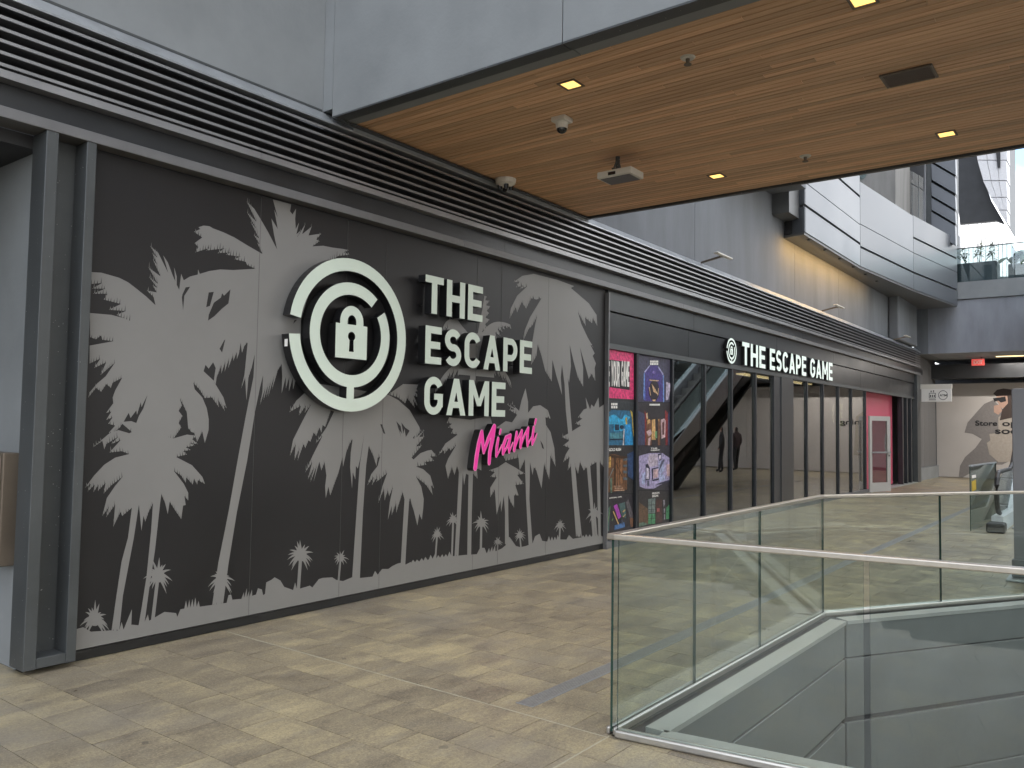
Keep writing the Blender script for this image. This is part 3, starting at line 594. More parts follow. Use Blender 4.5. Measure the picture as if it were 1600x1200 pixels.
def emblem(parent, cx, cz, Rr, yf, dep, mats, names=('outer_ring', 'inner_ring', 'padlock')):
    pl = lambda a, b: Vector((cx + a * Rr, yf, cz + b * Rr))
    def arcband(r0, r1, a0, a1, n=64): return arc(0, 0, r1, r1, a0, a1, n) + arc(0, 0, r0, r0, a1, a0, n)
    o = [arcband(.835, 1, -175.5, 171), rect(-.062, -.86, .062, -.64)]
    i = [arcband(.525, .685, 50, 392)]
    v, tr = fill2(o + i); ts = [t for t, k in tr]
    obj(names[0], solid2(v, [t for t, k in tr if k < 2], pl, Vector((0, dep, 0)), mats, 'ring'), parent)
    obj(names[1], solid2(v, [t for t, k in tr if k == 2], pl, Vector((0, dep, 0)), mats, 'ring'), parent)
    body = rect(-.27, -.31, .27, .135); sh = arc(0, .17, .20, .21, 0, 180, 20); sh = [(.20, .12)] + sh + [(-.20, .12)]
    shh = [(.075, .135)] + arc(0, .17, .075, .09, 0, 180, 12) + [(-.075, .135)]
    key = circ(0, -.02, .062, 20); slot = [(-.033, -.05), (.033, -.05), (.04, -.22), (-.04, -.22)]
    v, tr = fill2([body, sh], [shh, key, slot])
    obj(names[2], solid2(v, [t for t, k in tr], pl, Vector((0, dep, 0)), mats, 'lock'), parent)
LM = [m_face, m_ret]
em = empty('padlock_emblem', (4.86, 5.46, 2.377), 'large round maze emblem with a padlock, pale letter-faced, left of the big lettering', 'emblem')
emblem(em, 4.86, 2.377, .672, 5.455, .095, LM)
st = MB()
for a in range(0, 360, 30): st.tube([(4.86 + .61 * math.cos(R(a + 8)), 5.545, 2.377 + .61 * math.sin(R(a + 8))), (4.86 + .61 * math.cos(R(a + 8)), FY + .002, 2.377 + .61 * math.sin(R(a + 8)))], .008, 6)
st.build('stand_off', m_ret, em)
MB().box(4.187, 4.189, 5.462, 5.50, 2.24, 2.30).build('maker_label', m_white, em).location = (-.0035, 0, -.02)
for txt, x0, x1, z0, lb in (('THE', 5.785, 6.668, 2.69, 'pale raised word THE, top line of the big wall lettering'), ('ESCAPE', 5.80, 7.572, 2.195, 'pale raised word ESCAPE, middle line of the big wall lettering'), ('GAME', 5.80, 7.083, 1.70, 'pale raised word GAME, bottom line of the big wall lettering')):
    e = empty('word_sign', (x0, 5.46, z0), lb, 'sign', 'big wall lettering'); word(e, txt, x0, x1, z0, .37, 5.455, .095, LM)
    sdo = MB()
    for k in range(len(txt) * 2): xx = x0 + .06 + (x1 - x0 - .12) * k / (len(txt) * 2 - 1); sdo.tube([(xx, 5.54, z0 + .09), (xx, FY + .002, z0 + .09)], .007, 6)
    # pins sit behind the strokes
    sdo.build('stand_off', m_ret, e)
# Miami in brush script: strokes in picture points of the sign plane
YM = 5.47
Zp = lambda x, y: (680 + x / 7.5, 600 + y / 7.5)
def script(strokes, front, grow):
    ps = []
    for pts, t in strokes:
        q = [onY(*Zp(*p), YM) for p in pts]; q = [(a.x, a.z) for a in q]
        tt = [t_ * .00118 + grow for t_ in (t if isinstance(t, (list, tuple)) else [t] * len(q))]
        ps.append(stroke(q, tt)); ps += [circ(q[0][0], q[0][1], tt[0] / 2, 12), circ(q[-1][0], q[-1][1], tt[-1] / 2, 12)]
    return fill2(ps)
mi = empty('script_sign', (7.1, YM, 1.4), 'pink brush script sign reading Miami, below the big lettering', 'sign')
MI = [('letter', [([(468, 985), (485, 850), (510, 700), (545, 565)], [50, 52, 50, 46]), ([(545, 565), (556, 680), (568, 800)], [46, 44, 34]), ([(568, 800), (620, 650), (692, 500)], [34, 46, 52]), ([(692, 500), (668, 660), (640, 800), (632, 925)], [52, 54, 50, 42])]),
      ('letter', [([(738, 640), (722, 740), (715, 845)], [36, 42, 30]), ([(715, 845), (745, 800), (780, 720)], [28, 20, 18]), ([(766, 540), (757, 580)], [30, 28])]),
      ('letter', [([(880, 600), (830, 630), (800, 720), (795, 815)], [30, 42, 44, 36]), ([(795, 815), (840, 740), (878, 620)], [30, 24, 24]), ([(882, 600), (862, 720), (866, 800)], [34, 40, 28]), ([(866, 800), (890, 740), (910, 690)], [24, 20, 18])]),
      ('letter', [([(955, 570), (940, 680), (925, 775)], [36, 42, 40]), ([(928, 765), (970, 640), (1015, 550)], [22, 26, 32]), ([(1015, 550), (1005, 650), (1000, 740)], [36, 42, 38]), ([(1002, 730), (1045, 600), (1090, 520)], [22, 26, 34]), ([(1090, 520), (1078, 630), (1082, 725)], [38, 42, 30]), ([(1082, 725), (1105, 670), (1130, 620)], [26, 20, 18])]),
      ('letter', [([(1155, 510), (1142, 610), (1138, 705)], [36, 40, 30]), ([(1138, 705), (1170, 640), (1192, 580)], [26, 22, 14]), ([(1180, 420), (1168, 468)], [34, 30])])]
for n_, stc in MI:
    v, tr = script(stc, 0, .004)
    o = obj('letter', solid2(v, [t for t, k in tr], lambda a, b: Vector((a, YM, b)), Vector((0, .085, 0)), [m_pinkE, m_ret], 'letter'), mi)
    v, tr = script(stc, 0, -.009)
    obj('letter_face', solid2(v, [t for t, k in tr], lambda a, b: Vector((a, YM - .003, b)), Vector((0, .0025, 0)), [m_pink, m_pinkE], 'face'), o)

# ------------------------------------------------------------------ frame, louvres and cap over the whole front
fr = empty('facade_frame', (2.4, 5.5, 0), 'charcoal channel post and long header bar framing the mural and shopfront', 'frame')
YF = 5.5
bevel(MB().box(2.30, 2.375, YF, 5.70, .035, 3.447).build('post', m_frame, fr), .003)
bevel(MB().box(2.555, 2.618, YF, 5.70, .035, 3.447).build('post', m_frame, fr), .003)
MB().box(2.375, 2.555, 5.665, 5.70, .035, 3.447).build('channel_back', m_frame, fr)
bevel(MB().box(2.376, 2.554, YF + .003, 5.664, .036, .10).build('channel_foot', m_frame, fr), .003)
hx = [-3, 1.2, 6.4, 11.6, 16.8, 22.0, 29.3]
for a, b in zip(hx[:-1], hx[1:]): bevel(MB().box(a + .001, b - .001, YF - .004, 5.70, 3.448, 3.518).build('header_bar', m_frameL, fr), .003)
for a, b in zip(hx[:-1], hx[1:]): MB().box(a + .8 + .002, b + .8 - .002, 5.585, 5.70, 3.519, 3.69).build('recess_panel', m_fasciaU, fr)
scr = random.Random(3)
for k in range(16):
    z = scr.choice([scr.uniform(.45, .95), scr.uniform(.1, 3.3)]); s_ = scr.uniform(.004, .012)
lv = empty('louver_band', (12, 5.5, 3.7), 'long band of horizontal aluminium louvres above the mural and shop sign', 'louvers')
segs = [-3, 3.9, 9.1, 14.3, 19.5, 24.7, 29.3]
for zi in range(6):
    z = 3.775 + zi * .0735
    for a, b in zip(segs[:-1], segs[1:]):
        s_ = MB().prism([(a + .002, YF, z - .012), (a + .002, YF, z + .008), (a + .002, YF + .075, z + .034), (a + .002, YF + .075, z + .028), (a + .002, YF + .010, z - .012)], (b - a - .004, 0, 0))
        s_.build('slat', m_slat, lv)
for a, b in zip(segs[:-1], segs[1:]):
    MB().box(a + .0015, b - .0015, YF - .006, 5.69, 3.692, 3.742).build('bottom_rail', m_slat, lv)
    MB().prism([(a + .0015, YF - .012, 4.19), (a + .0015, YF - .012, 4.205), (a + .0015, 5.60, 4.315), (a + .0015, 5.60, 4.19)], (b - a - .003, 0, 0)).build('cap', m_cap, lv)
MB().box(-3, 29.3, 5.65, 5.69, 3.745, 4.188).build('louver_backing', m_dark, lv)
# upper wall, left of the bridge and right of it
uw = empty('upper_wall', (2, 5.62, 4.3), 'smooth grey plaster wall above the louvres at top left', 'wall')
MB().box(-6, 4.597, 5.605, 6.2, 4.318, 10).build('plaster_panel', m_conc, uw)
MB().box(-6, 4.585, 5.598, 5.6045, 4.316, 4.335).build('foot_bead', m_frame, uw)
ur = empty('upper_wall', (14, 5.75, 4.3), 'blue-grey weathered plaster wall above the louvres, beyond the wooden ceiling', 'wall')
for a, b, zt in ((8.8, 12.55, 11), (12.56, 17.6, 11), (17.61, 20.9, 11), (20.91, 29.2, 7.6)): MB().box(a, b, 5.75, 6.3, 4.2, zt).build('plaster_panel', m_conc2, ur)
MB().box(8.8, 29.2, 5.61, 5.749, 4.19, 4.31).build('foot_bead', m_frame, ur)
bevel(MB().box(26.0, 28.6, 5.45, 5.748, 4.32, 5.64).build('pier', m_conc2, ur), .05, 4)
up = empty('sun_block_storeys', (0, 12, 4), 'tall grey block of upper storeys added behind the shopfront to shade the walkway', 'building')  # massing added to block the sun from the walkway and facade
MB().box(-40, 20.9, 9.8, 30, -12, 34).build('block', m_bldg, up); MB().box(20.95, 48, 15, 34, -12, 34).build('block', m_bldg, up)
for k in range(6): MB().box(-40, 20.8, 9.55, 9.79, 9 + 4 * k, 10.6 + 4 * k).build('window_band', m_fascia, up)
# three floodlight arms on the cap
for k, (px, py) in enumerate(((1100, 404), (1290, 484), (1402, 528))):
    q = onY(px, py, 5.42)
    e = empty('floodlight', (q.x, 5.5, 4.30), ['slim floodlight arm on the louvre cap nearest the wooden ceiling', 'slim floodlight arm on the louvre cap under the lit wall', 'slim floodlight arm on the louvre cap at its far end'][k], 'floodlight', 'floodlights along the louvre cap')
    bevel(MB().box(q.x - .05, q.x + .55, 5.16, 5.24, 4.37, 4.395).build('lamp_head', m_plast, e), .006)
    MB().bar((q.x + .25, 5.22, 4.378), (q.x + .2, 5.56, 4.30), .03, .03).build('arm', m_bronze, e)

# ------------------------------------------------------------------ alcove at the left edge
al = empty('alcove_wall', (2.33, 6, 0), 'pale grey plaster reveal wall beside the charcoal channel post', 'wall')
MB().box(2.345, 2.60, 5.72, 9.0, 0, 3.45).build('reveal', m_conc, al)
MB().box(-3, 2.344, 5.70, 9, 3.36, 3.447).build('alcove_ceiling', m_dark, al)
MB().box(-3, 2.6, 9.0, 9.2, 0, 3.6).build('back_wall', m_conc, al)
bx = empty('wall_cabinet', (2.3, 6.0, .65), 'bronze metal wall box at the left picture edge', 'cabinet')
bevel(MB().box(2.245, 2.344, 5.79, 6.4, .65, 1.378).build('body', m_bronze, bx), .008, 2)
bevel(MB().box(2.237, 2.2445, 5.81, 6.38, .67, 1.358).build('front_plate', m_bronze, bx), .003)

# ================================================================== SHOPFRONT
sf = empty('shopfront', (16, FY, 0), 'dark shopfront of tall glass bays under a black fascia', 'shopfront')
for a, b in ((9.461, 12.15), (12.155, 15.98), (15.985, 19.8), (19.805, 23.6), (23.605, 28.85)): bevel(MB().box(a, b, 5.575, 5.72, 3.17, 3.444).build('fascia_panel', m_fasciaU, sf), .003)
for a, b in ((9.461, 12.0), (12.005, 15.6), (15.605, 19.4), (19.405, 22.3), (22.305, 25.5), (25.505, 28.85)): bevel(MB().box(a, b, 5.60, 5.72, 2.735, 3.155).build('fascia_panel', m_fascia, sf), .003)
MB().box(9.461, 28.85, 5.66, 5.75, 3.155, 3.17).build('shadow_gap', m_dark, sf)
MB().box(9.461, 28.85, 5.585, 5.70, 2.66, 2.733).build('window_head', m_frame, sf)
MB().box(9.461, 22.95, 5.57, 5.70, .0, .085).build('window_sill', m_frameL, sf)
mull = [9.50, 10.33, 11.46, 12.65, 13.78, 14.92, 15.90, 17.0, 17.95, 19.1, 20.33, 21.45, 22.80]
for x in mull: bevel(MB().box(x - .026, x + .026, 5.592, 5.70, .086, 2.659).build('mullion', m_mull, sf), .003)
MB().box(15.927, 16.28, 5.60, 5.70, .086, 2.659).build('column_frame', m_mull, sf); bevel(MB().box(16.281, 16.973, 5.585, 5.70, .086, 2.659).build('column_cladding', m_fasciaU, sf), .003)
for a, b in zip(mull[:-1], mull[1:]):
    if a < 11.4 or a == 15.90: continue
    MB().box(a + .027, b - .027, 5.63, 5.642, .087, 2.658).build('window_pane', m_glassW, sf)
# interior
MB().box(9.46, 29, 9.5, 9.7, 0, 3.6).build('interior_wall', m_inter, sf)
MB().box(9.46, 28.9, 5.73, 9.49, 2.9, 3.0).build('interior_ceiling', m_inter, sf)
MB().box(9.30, 9.455, 5.93, 9.7, 0, 3.6).build('interior_end_wall', m_inter, sf); MB().box(28.76, 28.95, 5.76, 9.7, 0, 3.6).build('interior_end_wall', m_inter, sf)
MB().box(9.47, 28.7, 5.76, 9.49, -.003, .004).build('interior_floor', m_flat('interior_floor_tile', (.16, .15, .13)), sf)
# doorway with pink wall
MB().box(22.84, 22.90, 5.71, 6.45, 0, 2.655).build('door_jamb', m_frame, sf)
MB().box(23.3, 26.95, 5.86, 5.95, .021, 2.72).build('pink_panel', m_pinkw, sf)
for x in (27.0, 27.6, 28.2): bevel(MB().box(x, x + .14, 5.58, 5.72, .0, 2.659).build('mullion', m_mull, sf), .003)
bevel(MB().box(28.75, 29.25, 5.50, 5.74, .0, 3.444).build('end_post', m_frame, sf), .004)
MB().box(27.15, 28.74, 5.64, 5.652, .03, 2.658).build('window_pane', m_glassW, sf)
MB().box(22.9, 28.75, 5.50, 5.75, -.004, .02).build('threshold', m_ledge, sf)
emp = empty('wall_emblem', (26.3, 5.85, 1.25), 'small black and white ring emblem on the pink wall in the doorway', 'emblem')
MB().prism([(26.3 + .36 * math.cos(R(a)), 5.858, 1.25 + .36 * math.sin(R(a))) for a in range(0, 360, 12)], (0, -.004, 0)).build('disc', m_white, emp)
emblem(emp, 26.3, 1.25, .30, 5.849, .004, [m_ink, m_ink])
il = empty('interior_light', (20.5, 7.2, 2.88), 'warm ceiling light panel inside the far shop windows', 'lamp')
MB().box(18.2, 23.2, 7.1, 7.3, 2.87, 2.899).build('diffuser', m_strip, il)
l = bpy.data.lights.new('interior_lamp', 'AREA'); l.shape = 'RECTANGLE'; l.size = 5; l.size_y = .2; l.energy = 5; l.color = (1, .92, .82)
lo = bpy.data.objects.new('interior_lamp', l); COL.objects.link(lo); lo.location = (20.7, 7.2, 2.86); par(lo, il)
# open door leaf
dr = empty('shop_door', (22.98, 5.6, 0), 'pale grey framed glass shop door standing ajar', 'door')
da = R(-20); dd = Vector((math.cos(da), math.sin(da), 0)); dn = Vector((-dd.y, dd.x, 0)); h0 = Vector((22.95, 5.56, .01))
def dbox(nm, u0, u1, z0, z1, m, t=.045, off=0):
    p = [h0 + dd * u + dn * (s + off) + Vector((0, 0, z0)) for u, s in ((u0, -t / 2), (u1, -t / 2), (u1, t / 2), (u0, t / 2))]
    return MB().prism(p, (0, 0, z1 - z0)).build(nm, m, dr)
dbox('stile', .0, .10, 0, 2.0, m_door); dbox('stile', .78, .92, 0, 2.0, m_door); dbox('rail', .101, .779, 1.88, 2.0, m_door); dbox('rail', .101, .779, 0, .24, m_door)
dbox('pane', .101, .779, .241, 1.879, m_glassW, .01); dbox('push_bar', .06, .86, 1.02, 1.06, m_cap, .03, -.06); dbox('lock', .83, .87, .93, .97, m_black, .06)
# glowing sign inside the window
ins = empty('window_sign', (20.6, 5.75, 1.6), 'small glowing logo sign hanging inside the far shop window', 'sign')
m_neon = mat('neon_face', (.6, .6, .3), .4, emit=(1, .95, .5), es=.16)
emblem(ins, 20.75, 2.02, .26, 5.80, .02, [m_neon, m_ret])
for k, t in enumerate(('THE', 'ESC', 'GAM')): word(ins, t, 21.1, 21.40, 2.13 - .21 * k, .15, 5.80, .02, [m_neon, m_ret])
MB().tube([(20.75, 5.81, 2.28), (20.75, 5.81, 2.9)], .004, 6).tube([(21.2, 5.815, 2.28), (21.2, 5.815, 2.9)], .004, 6).build('hanging_wire', m_ret, ins)
# fascia sign
s2 = empty('fascia_emblem', (13.6, 5.52, 2.96), 'small round white maze emblem on the black fascia', 'emblem')
emblem(s2, 13.605, 2.962, .222, 5.535, .062, [m_faceW, m_ret])
for txt, x0, x1 in (('THE', 14.085, 15.24), ('ESCAPE', 15.48, 17.68), ('GAME', 17.95, 19.60)):
    e = empty('fascia_word', (x0, 5.52, 2.755), 'white raised word %s on the black fascia above the windows' % txt, 'sign', 'white fascia lettering'); word(e, txt, x0, x1, 2.757, .41, 5.535, .062, [m_faceW, m_ret])
# ------------------------------------------------------------------ posters in the first two bays
q1 = lambda x, y: onY(930 + x / 7.06, 520 + y / 7.06, 5.63)
q2 = lambda x, y: onY(930 + x / 6.67, 660 + y / 6.67, 5.63)
MB().box(9.528, 10.302, 5.632, 5.655, .087, 2.658).box(10.358, 11.432, 5.632, 5.655, .087, 2.658).build('poster_backing', m_dark, sf)
PC = {}
def pcol(c):
    if c not in PC: PC[c] = mat('print_%02d' % len(PC), c, .35, var=.55, scale=22)
    return PC[c]
def clipx(p, lo, hi): return (min(max(p.x, lo), hi), min(max(p.z, .09), 2.655))
def poster(label, Q, rectq, bgc, layers, lo, hi):
    r = [clipx(Q(*p), lo, hi) for p in rectq]
    cx = sum(p[0] for p in r) / 4; zb = min(p[1] for p in r)
    e = empty('poster', (cx, 5.63, zb), label, 'poster', 'posters in the shop window')
    v, tr = fill2([r]); obj('sheet', solid2(v, [t for t, k in tr], lambda a, b: Vector((a, 5.630, b)), Vector((0, .0015, 0)), [pcol(bgc)] * 2, 'sheet'), e)
    for n, (c, polys) in enumerate(layers):
        for i_, q in enumerate(polys):
            v, tr = fill2([[clipx(Q(*p), lo, hi) for p in q]])
            if tr: obj('printed_shape', solid2(v, [t for t, k in tr], lambda a, b: Vector((a, 5.6292 - .0007 * n - .0001 * i_, b)), Vector((0, .0004, 0)), [pcol(c)] * 2, 'print'), e)
    return e
def Rq(x0, y0, x1, y1, sk=.0): return [(x0, y0), (x1, y0 + (x1 - x0) * sk), (x1, y1 + (x1 - x0) * sk), (x0, y1)]
def title(e, txt, Q, x0, y0, x1, y1, y=5.62):
    a, b = Q(x0, y1), Q(x1, y0)
    cu = bpy.data.curves.new('t', 'FONT'); cu.body = txt; cu.size = 1; cu.extrude = 0; cu.offset = .02; cu.fill_mode = 'FRONT'
    o = bpy.data.objects.new('t', cu); COL.objects.link(o); bpy.context.view_layer.update()
    me = bpy.data.meshes.new_from_object(o.evaluated_get(bpy.context.evaluated_depsgraph_get())); bpy.data.objects.remove(o)
    xs = [v.co.x for v in me.vertices]; ys = [v.co.y for v in me.vertices]
    sx = (b.x - a.x) / (max(xs) - min(xs)); sz = (b.z - a.z) / (max(ys) - min(ys))
    for v in me.vertices: v.co = (a.x + (v.co.x - min(xs)) * sx, y, a.z + (v.co.y - min(ys)) * sz)
    me.materials.clear(); me.materials.append(m_white); return obj('lettering', me, e)
def blurred_title(e, Q, x0, y0, x1, y1, rows):
    """small title too blurred to read in the photograph: rows of plain pale marks"""
    for r_, n in enumerate(rows):
        ya = y0 + (y1 - y0) * (r_ + .08) / len(rows); yb = y0 + (y1 - y0) * (r_ + .85) / len(rows)
        for k in range(n):
            a, b = Q(x0 + (x1 - x0) * (k + .08) / n, yb), Q(x0 + (x1 - x0) * (k + .86) / n, ya)
            MB().box(a.x, b.x, 5.6195, 5.6205, a.z, b.z).build('title_mark', m_white, e)
LO, HI = (9.538, 10.292), (10.368, 11.422)
p1 = poster('pink poster reading CHOOSE YOUR GAME, top of the first window bay', q1, [(85, 170), (425, 225), (425, 735), (85, 715)], (.72, .045, .17), [((.012, .012, .015), [[(85, 285), (382, 325), (380, 632), (85, 590)]])], 9.44, 10.292)
for t, a, b in (('OSE', 88, 158), ('YOUR', 172, 268), ('GAME', 284, 374)):
    P0, P1_ = q1(a, 590), q1(b, 320); word(p1, t, max(P0.x, 9.452), P1_.x, 1.62 if 0 else q1(a, 588).z, q1(a, 305).z - q1(a, 588).z, 5.624, .002, [m_white, m_white], .08)
p = poster('blue lit machine room poster under the pink poster', q1, [(90, 740), (430, 762), (430, 1245), (90, 1245)], (.03, .035, .04), [
    ((.02, .12, .22), [[(95, 900), (180, 850), (380, 860), (420, 960), (420, 1240), (95, 1240)]]), ((.03, .32, .55), [[(130, 930), (210, 900), (290, 960), (330, 900), (385, 930), (330, 1010), (250, 1000), (150, 1010)], [(205, 990), (310, 975), (310, 1080), (205, 1085)]]),
    ((.02, .24, .52), [[(325, 1015), (395, 1000), (412, 1235), (330, 1240)]]), ((.45, .33, .06), [[(385, 850), (410, 880), (428, 1130), (418, 1150), (402, 940)], [(95, 830), (150, 850), (140, 1000), (125, 930)], [(330, 940), (350, 930), (350, 1010), (335, 1010)]]),
    ((.06, .20, .25), [[(160, 1105), (300, 1100), (300, 1165), (160, 1170)]]), ((.005, .02, .05), [circ(290, 1040, 22, 18), [(215, 1010), (260, 1010), (260, 1075), (215, 1075)], [(160, 1172), (310, 1168), (310, 1180), (160, 1185)]]), ((.55, .5, .5), [[(312, 1060), (320, 1060), (312, 1240), (300, 1240)]])], *LO)
blurred_title(p, q1, 168, 772, 240, 838, (4, 3))
p = poster('wooden cabin door poster, third down in the first window bay', q2, [(92, 245), (410, 250), (410, 735), (92, 735)], (.025, .024, .026), [
    ((.03, .06, .14), [[(335, 330), (405, 300), (408, 600), (340, 560)]]), ((.14, .065, .03), [[(95, 340), (200, 330), (330, 370), (330, 700), (100, 735)]]), ((.05, .022, .01), [[(100, 335), (330, 355), (330, 380), (100, 362)], [(195, 340), (212, 340), (212, 670), (195, 670)]]),
    ((.60, .36, .10), [[(122, 370), (162, 352), (162, 465), (125, 480)]]), ((.22, .10, .045), [[(215, 400), (282, 385), (278, 655), (214, 660)]]), ((.09, .11, .13), [[(290, 380), (330, 372), (330, 395), (290, 402)], [(290, 440), (330, 440), (330, 465), (290, 465)], [(290, 500), (330, 505), (330, 532), (290, 530)], [(290, 570), (330, 575), (330, 600), (290, 600)]]),
    ((.05, .025, .012), [[(228, 395), (232, 395), (232, 655), (228, 655)], [(248, 392), (252, 392), (252, 655), (248, 655)], [(215, 420), (280, 560), (280, 575), (215, 435)], [(122, 405), (162, 395), (162, 401), (122, 411)], [(140, 362), (144, 361), (144, 470), (140, 474)]]),
    ((.20, .22, .22), [[(95, 650), (180, 475), (190, 480), (110, 660)]]), ((.10, .16, .12), [[(110, 660), (130, 600), (130, 735), (112, 735)], [(150, 590), (172, 570), (172, 735), (155, 735)]]), ((.38, .24, .17), [Rq(190, 660, 270, 668), Rq(200, 680, 285, 690), Rq(190, 702, 300, 712)])], *LO)
title(p, 'GOLD RUSH', q2, 138, 265, 262, 300)
p = poster('magenta lit workshop poster, lowest in the first window bay', q2, [(92, 745), (412, 748), (412, 1200), (92, 1200)], (.022, .02, .026), [
    ((.20, .10, .06), [[(95, 850), (120, 840), (110, 1180), (95, 1180)], [(360, 1000), (410, 960), (412, 1080), (370, 1090)]]), ((.10, .09, .10), [[(320, 830), (345, 800), (412, 960), (400, 1000), (360, 990)]]), ((.34, .05, .36), [[(190, 870), (225, 850), (270, 980), (240, 1010)]]), ((.05, .10, .10), [[(240, 850), (310, 830), (320, 1000), (280, 980)], [(130, 900), (160, 860), (140, 1130), (112, 1140)]]),
    ((.05, .13, .30), [[(195, 1075), (300, 1040), (310, 1090), (200, 1120)]]), ((.12, .22, .08), [[(150, 880), (160, 870), (125, 1100), (118, 1100)], [(170, 1010), (185, 1000), (182, 1020), (168, 1030)]]), ((.45, .30, .12), [[(180, 930), (190, 925), (245, 1060), (235, 1062)], [(280, 930), (310, 905), (312, 915), (285, 942)], [(285, 980), (314, 955), (314, 962), (290, 988)]]), ((.04, .05, .08), [[(260, 1040), (275, 1000), (290, 1045), (275, 1060)]])], *LO)
title(p, 'SPECIAL OPS', q2, 140, 768, 268, 795); 
p = poster('violet portal poster, top of the second window bay', q1, [(478, 235), (850, 290), (850, 768), (470, 762)], (.055, .05, .085), [
    ((.06, .04, .20), [[(540, 440), (610, 360), (690, 360), (755, 470), (755, 760), (535, 750)]]), ((.16, .30, .62), [[(536, 440), (546, 440), (546, 745), (530, 730)], [(746, 470), (756, 470), (760, 765), (748, 765)]]), ((.40, .40, .62), [[(540, 430), (600, 355), (604, 365), (548, 440)], [(698, 370), (752, 455), (745, 468), (690, 380)]]), ((.02, .012, .02), [circ(648, 640, 58, 26, 115)]),
    ((.10, .16, .50), [[(540, 640), (552, 640), (550, 745), (532, 730)]]), ((.58, .38, .20), [[(590, 515), (700, 525), (690, 535), (600, 528)], [(620, 560), (660, 620), (690, 680), (640, 650)], [(625, 740), (665, 735), (660, 755), (640, 755)], [(590, 600), (598, 600), (612, 690), (604, 690)], [(692, 610), (698, 610), (690, 690), (684, 690)]]), ((.45, .40, .52), [[(780, 540), (830, 560), (835, 640), (800, 740), (775, 745)]]), ((.2, .15, .4), [circ(645, 435, 16, 14)])], *HI)
blurred_title(p, q1, 598, 305, 690, 358, (6, 5))
p = poster('amber alley poster with red edges, second down in the second window bay', q1, [(470, 775), (850, 778), (850, 1245), (468, 1245)], (.03, .025, .03), [
    ((.05, .055, .11), [[(475, 860), (550, 900), (550, 1240), (475, 1240)], [(800, 900), (845, 860), (845, 1240), (800, 1240)]]), ((.22, .03, .03), [[(545, 850), (562, 900), (562, 1240), (550, 1240)], [(770, 850), (800, 880), (800, 1240), (775, 1240)]]), ((.16, .07, .04), [[(565, 950), (620, 960), (620, 1240), (560, 1240)], [(690, 960), (720, 940), (715, 1240), (690, 1240)]]), ((.55, .33, .13), [[(625, 960), (660, 950), (665, 1180), (620, 1180)], [(560, 890), (575, 880), (580, 950), (565, 950)], [(575, 960), (600, 955), (604, 990), (575, 1010)], [(690, 950), (705, 960), (700, 985)]]),
    ((.50, .36, .38), [[(562, 1090), (605, 1065), (625, 1110), (590, 1145)], [(720, 960), (760, 945), (775, 970), (770, 1150), (730, 1170)], [(585, 1165), (610, 1150), (600, 1240), (580, 1240)]]), ((.10, .03, .03), [[(735, 990), (760, 980), (758, 1120), (740, 1130)]]), ((.14, .30, .14), [[(655, 1090), (680, 1085), (680, 1160), (660, 1165)]]), ((.6, .6, .5), [[(560, 895), (568, 890), (572, 935), (563, 935)]])], *HI)
blurred_title(p, q1, 592, 782, 708, 806, (9,))
p = poster('pale lilac office heist poster, third down in the second window bay', q2, [(452, 240), (800, 243), (800, 705), (448, 700)], (.035, .032, .042), [
    ((.33, .29, .46), [[(455, 350), (560, 320), (700, 320), (790, 370), (795, 600), (700, 640), (610, 690), (520, 690), (460, 665)]]), ((.42, .36, .44), [[(560, 330), (650, 330), (650, 450), (540, 470)]]), ((.03, .03, .06), [[(650, 330), (690, 320), (690, 390), (665, 400)], [(590, 480), (660, 465), (660, 475), (602, 490), (602, 590), (590, 600)], [(640, 640), (790, 595), (780, 612), (700, 640), (640, 650)], [(525, 440), (545, 430), (570, 480), (565, 600), (525, 605)], [(590, 600), (665, 580), (660, 600), (600, 612)]]),
    ((.34, .38, .56), [[(665, 410), (715, 385), (720, 500), (680, 540), (655, 520)], [(665, 545), (715, 540), (730, 600), (665, 620)], [(485, 530), (520, 520), (515, 640), (485, 650)]]), ((.50, .35, .36), [[(605, 495), (655, 482), (650, 570), (605, 585)], [(740, 440), (790, 430), (790, 560), (745, 560)]]), ((.55, .50, .60), [[(532, 470), (560, 485), (556, 590), (530, 590)], [(660, 345), (682, 340), (682, 380), (666, 388)]]), ((.10, .10, .16), [[(537, 610), (560, 605), (560, 665), (540, 668)], [(690, 400), (718, 380), (719, 395), (660, 520), (655, 505)]])], *HI)
title(p, 'THE\nHEIST', q2, 572, 262, 668, 298)
p = poster('green tiled cell corridor poster, lowest in the second window bay', q2, [(452, 715), (800, 717), (800, 1200), (452, 1200)], (.03, .028, .03), [
    ((.11, .065, .04), [[(455, 830), (550, 900), (550, 1060), (455, 1080)]]), ((.14, .18, .17), [[(552, 800), (625, 790), (625, 945), (552, 950)]]), ((.07, .22, .11), [[(552, 955), (625, 950), (625, 1055), (552, 1060)], [(740, 890), (800, 850), (800, 1000), (735, 1010)]]), ((.06, .03, .028), [[(630, 810), (695, 800), (695, 1040), (630, 1050)]]), ((.015, .015, .018), [[(552, 860), (625, 855), (625, 859), (552, 864)], [(552, 905), (625, 902), (625, 906), (552, 909)], [(552, 1000), (625, 996), (625, 1000), (552, 1004)], [(585, 800), (589, 800), (589, 1055), (585, 1055)], [(742, 930), (798, 905), (798, 909), (742, 934)]]),
    ((.26, .08, .08), [[(642, 895), (670, 893), (670, 930), (642, 932)]]), ((.30, .28, .32), [[(705, 810), (722, 805), (725, 850), (710, 880)], [(712, 900), (725, 895), (722, 940), (712, 945)], [(714, 960), (726, 955), (724, 1010), (714, 1015)]]), ((.10, .16, .12), [[(455, 1050), (500, 1040), (550, 1060), (455, 1090)]])], *HI)
title(p, 'PRISON\nBREAK', q2, 588, 722, 662, 780)

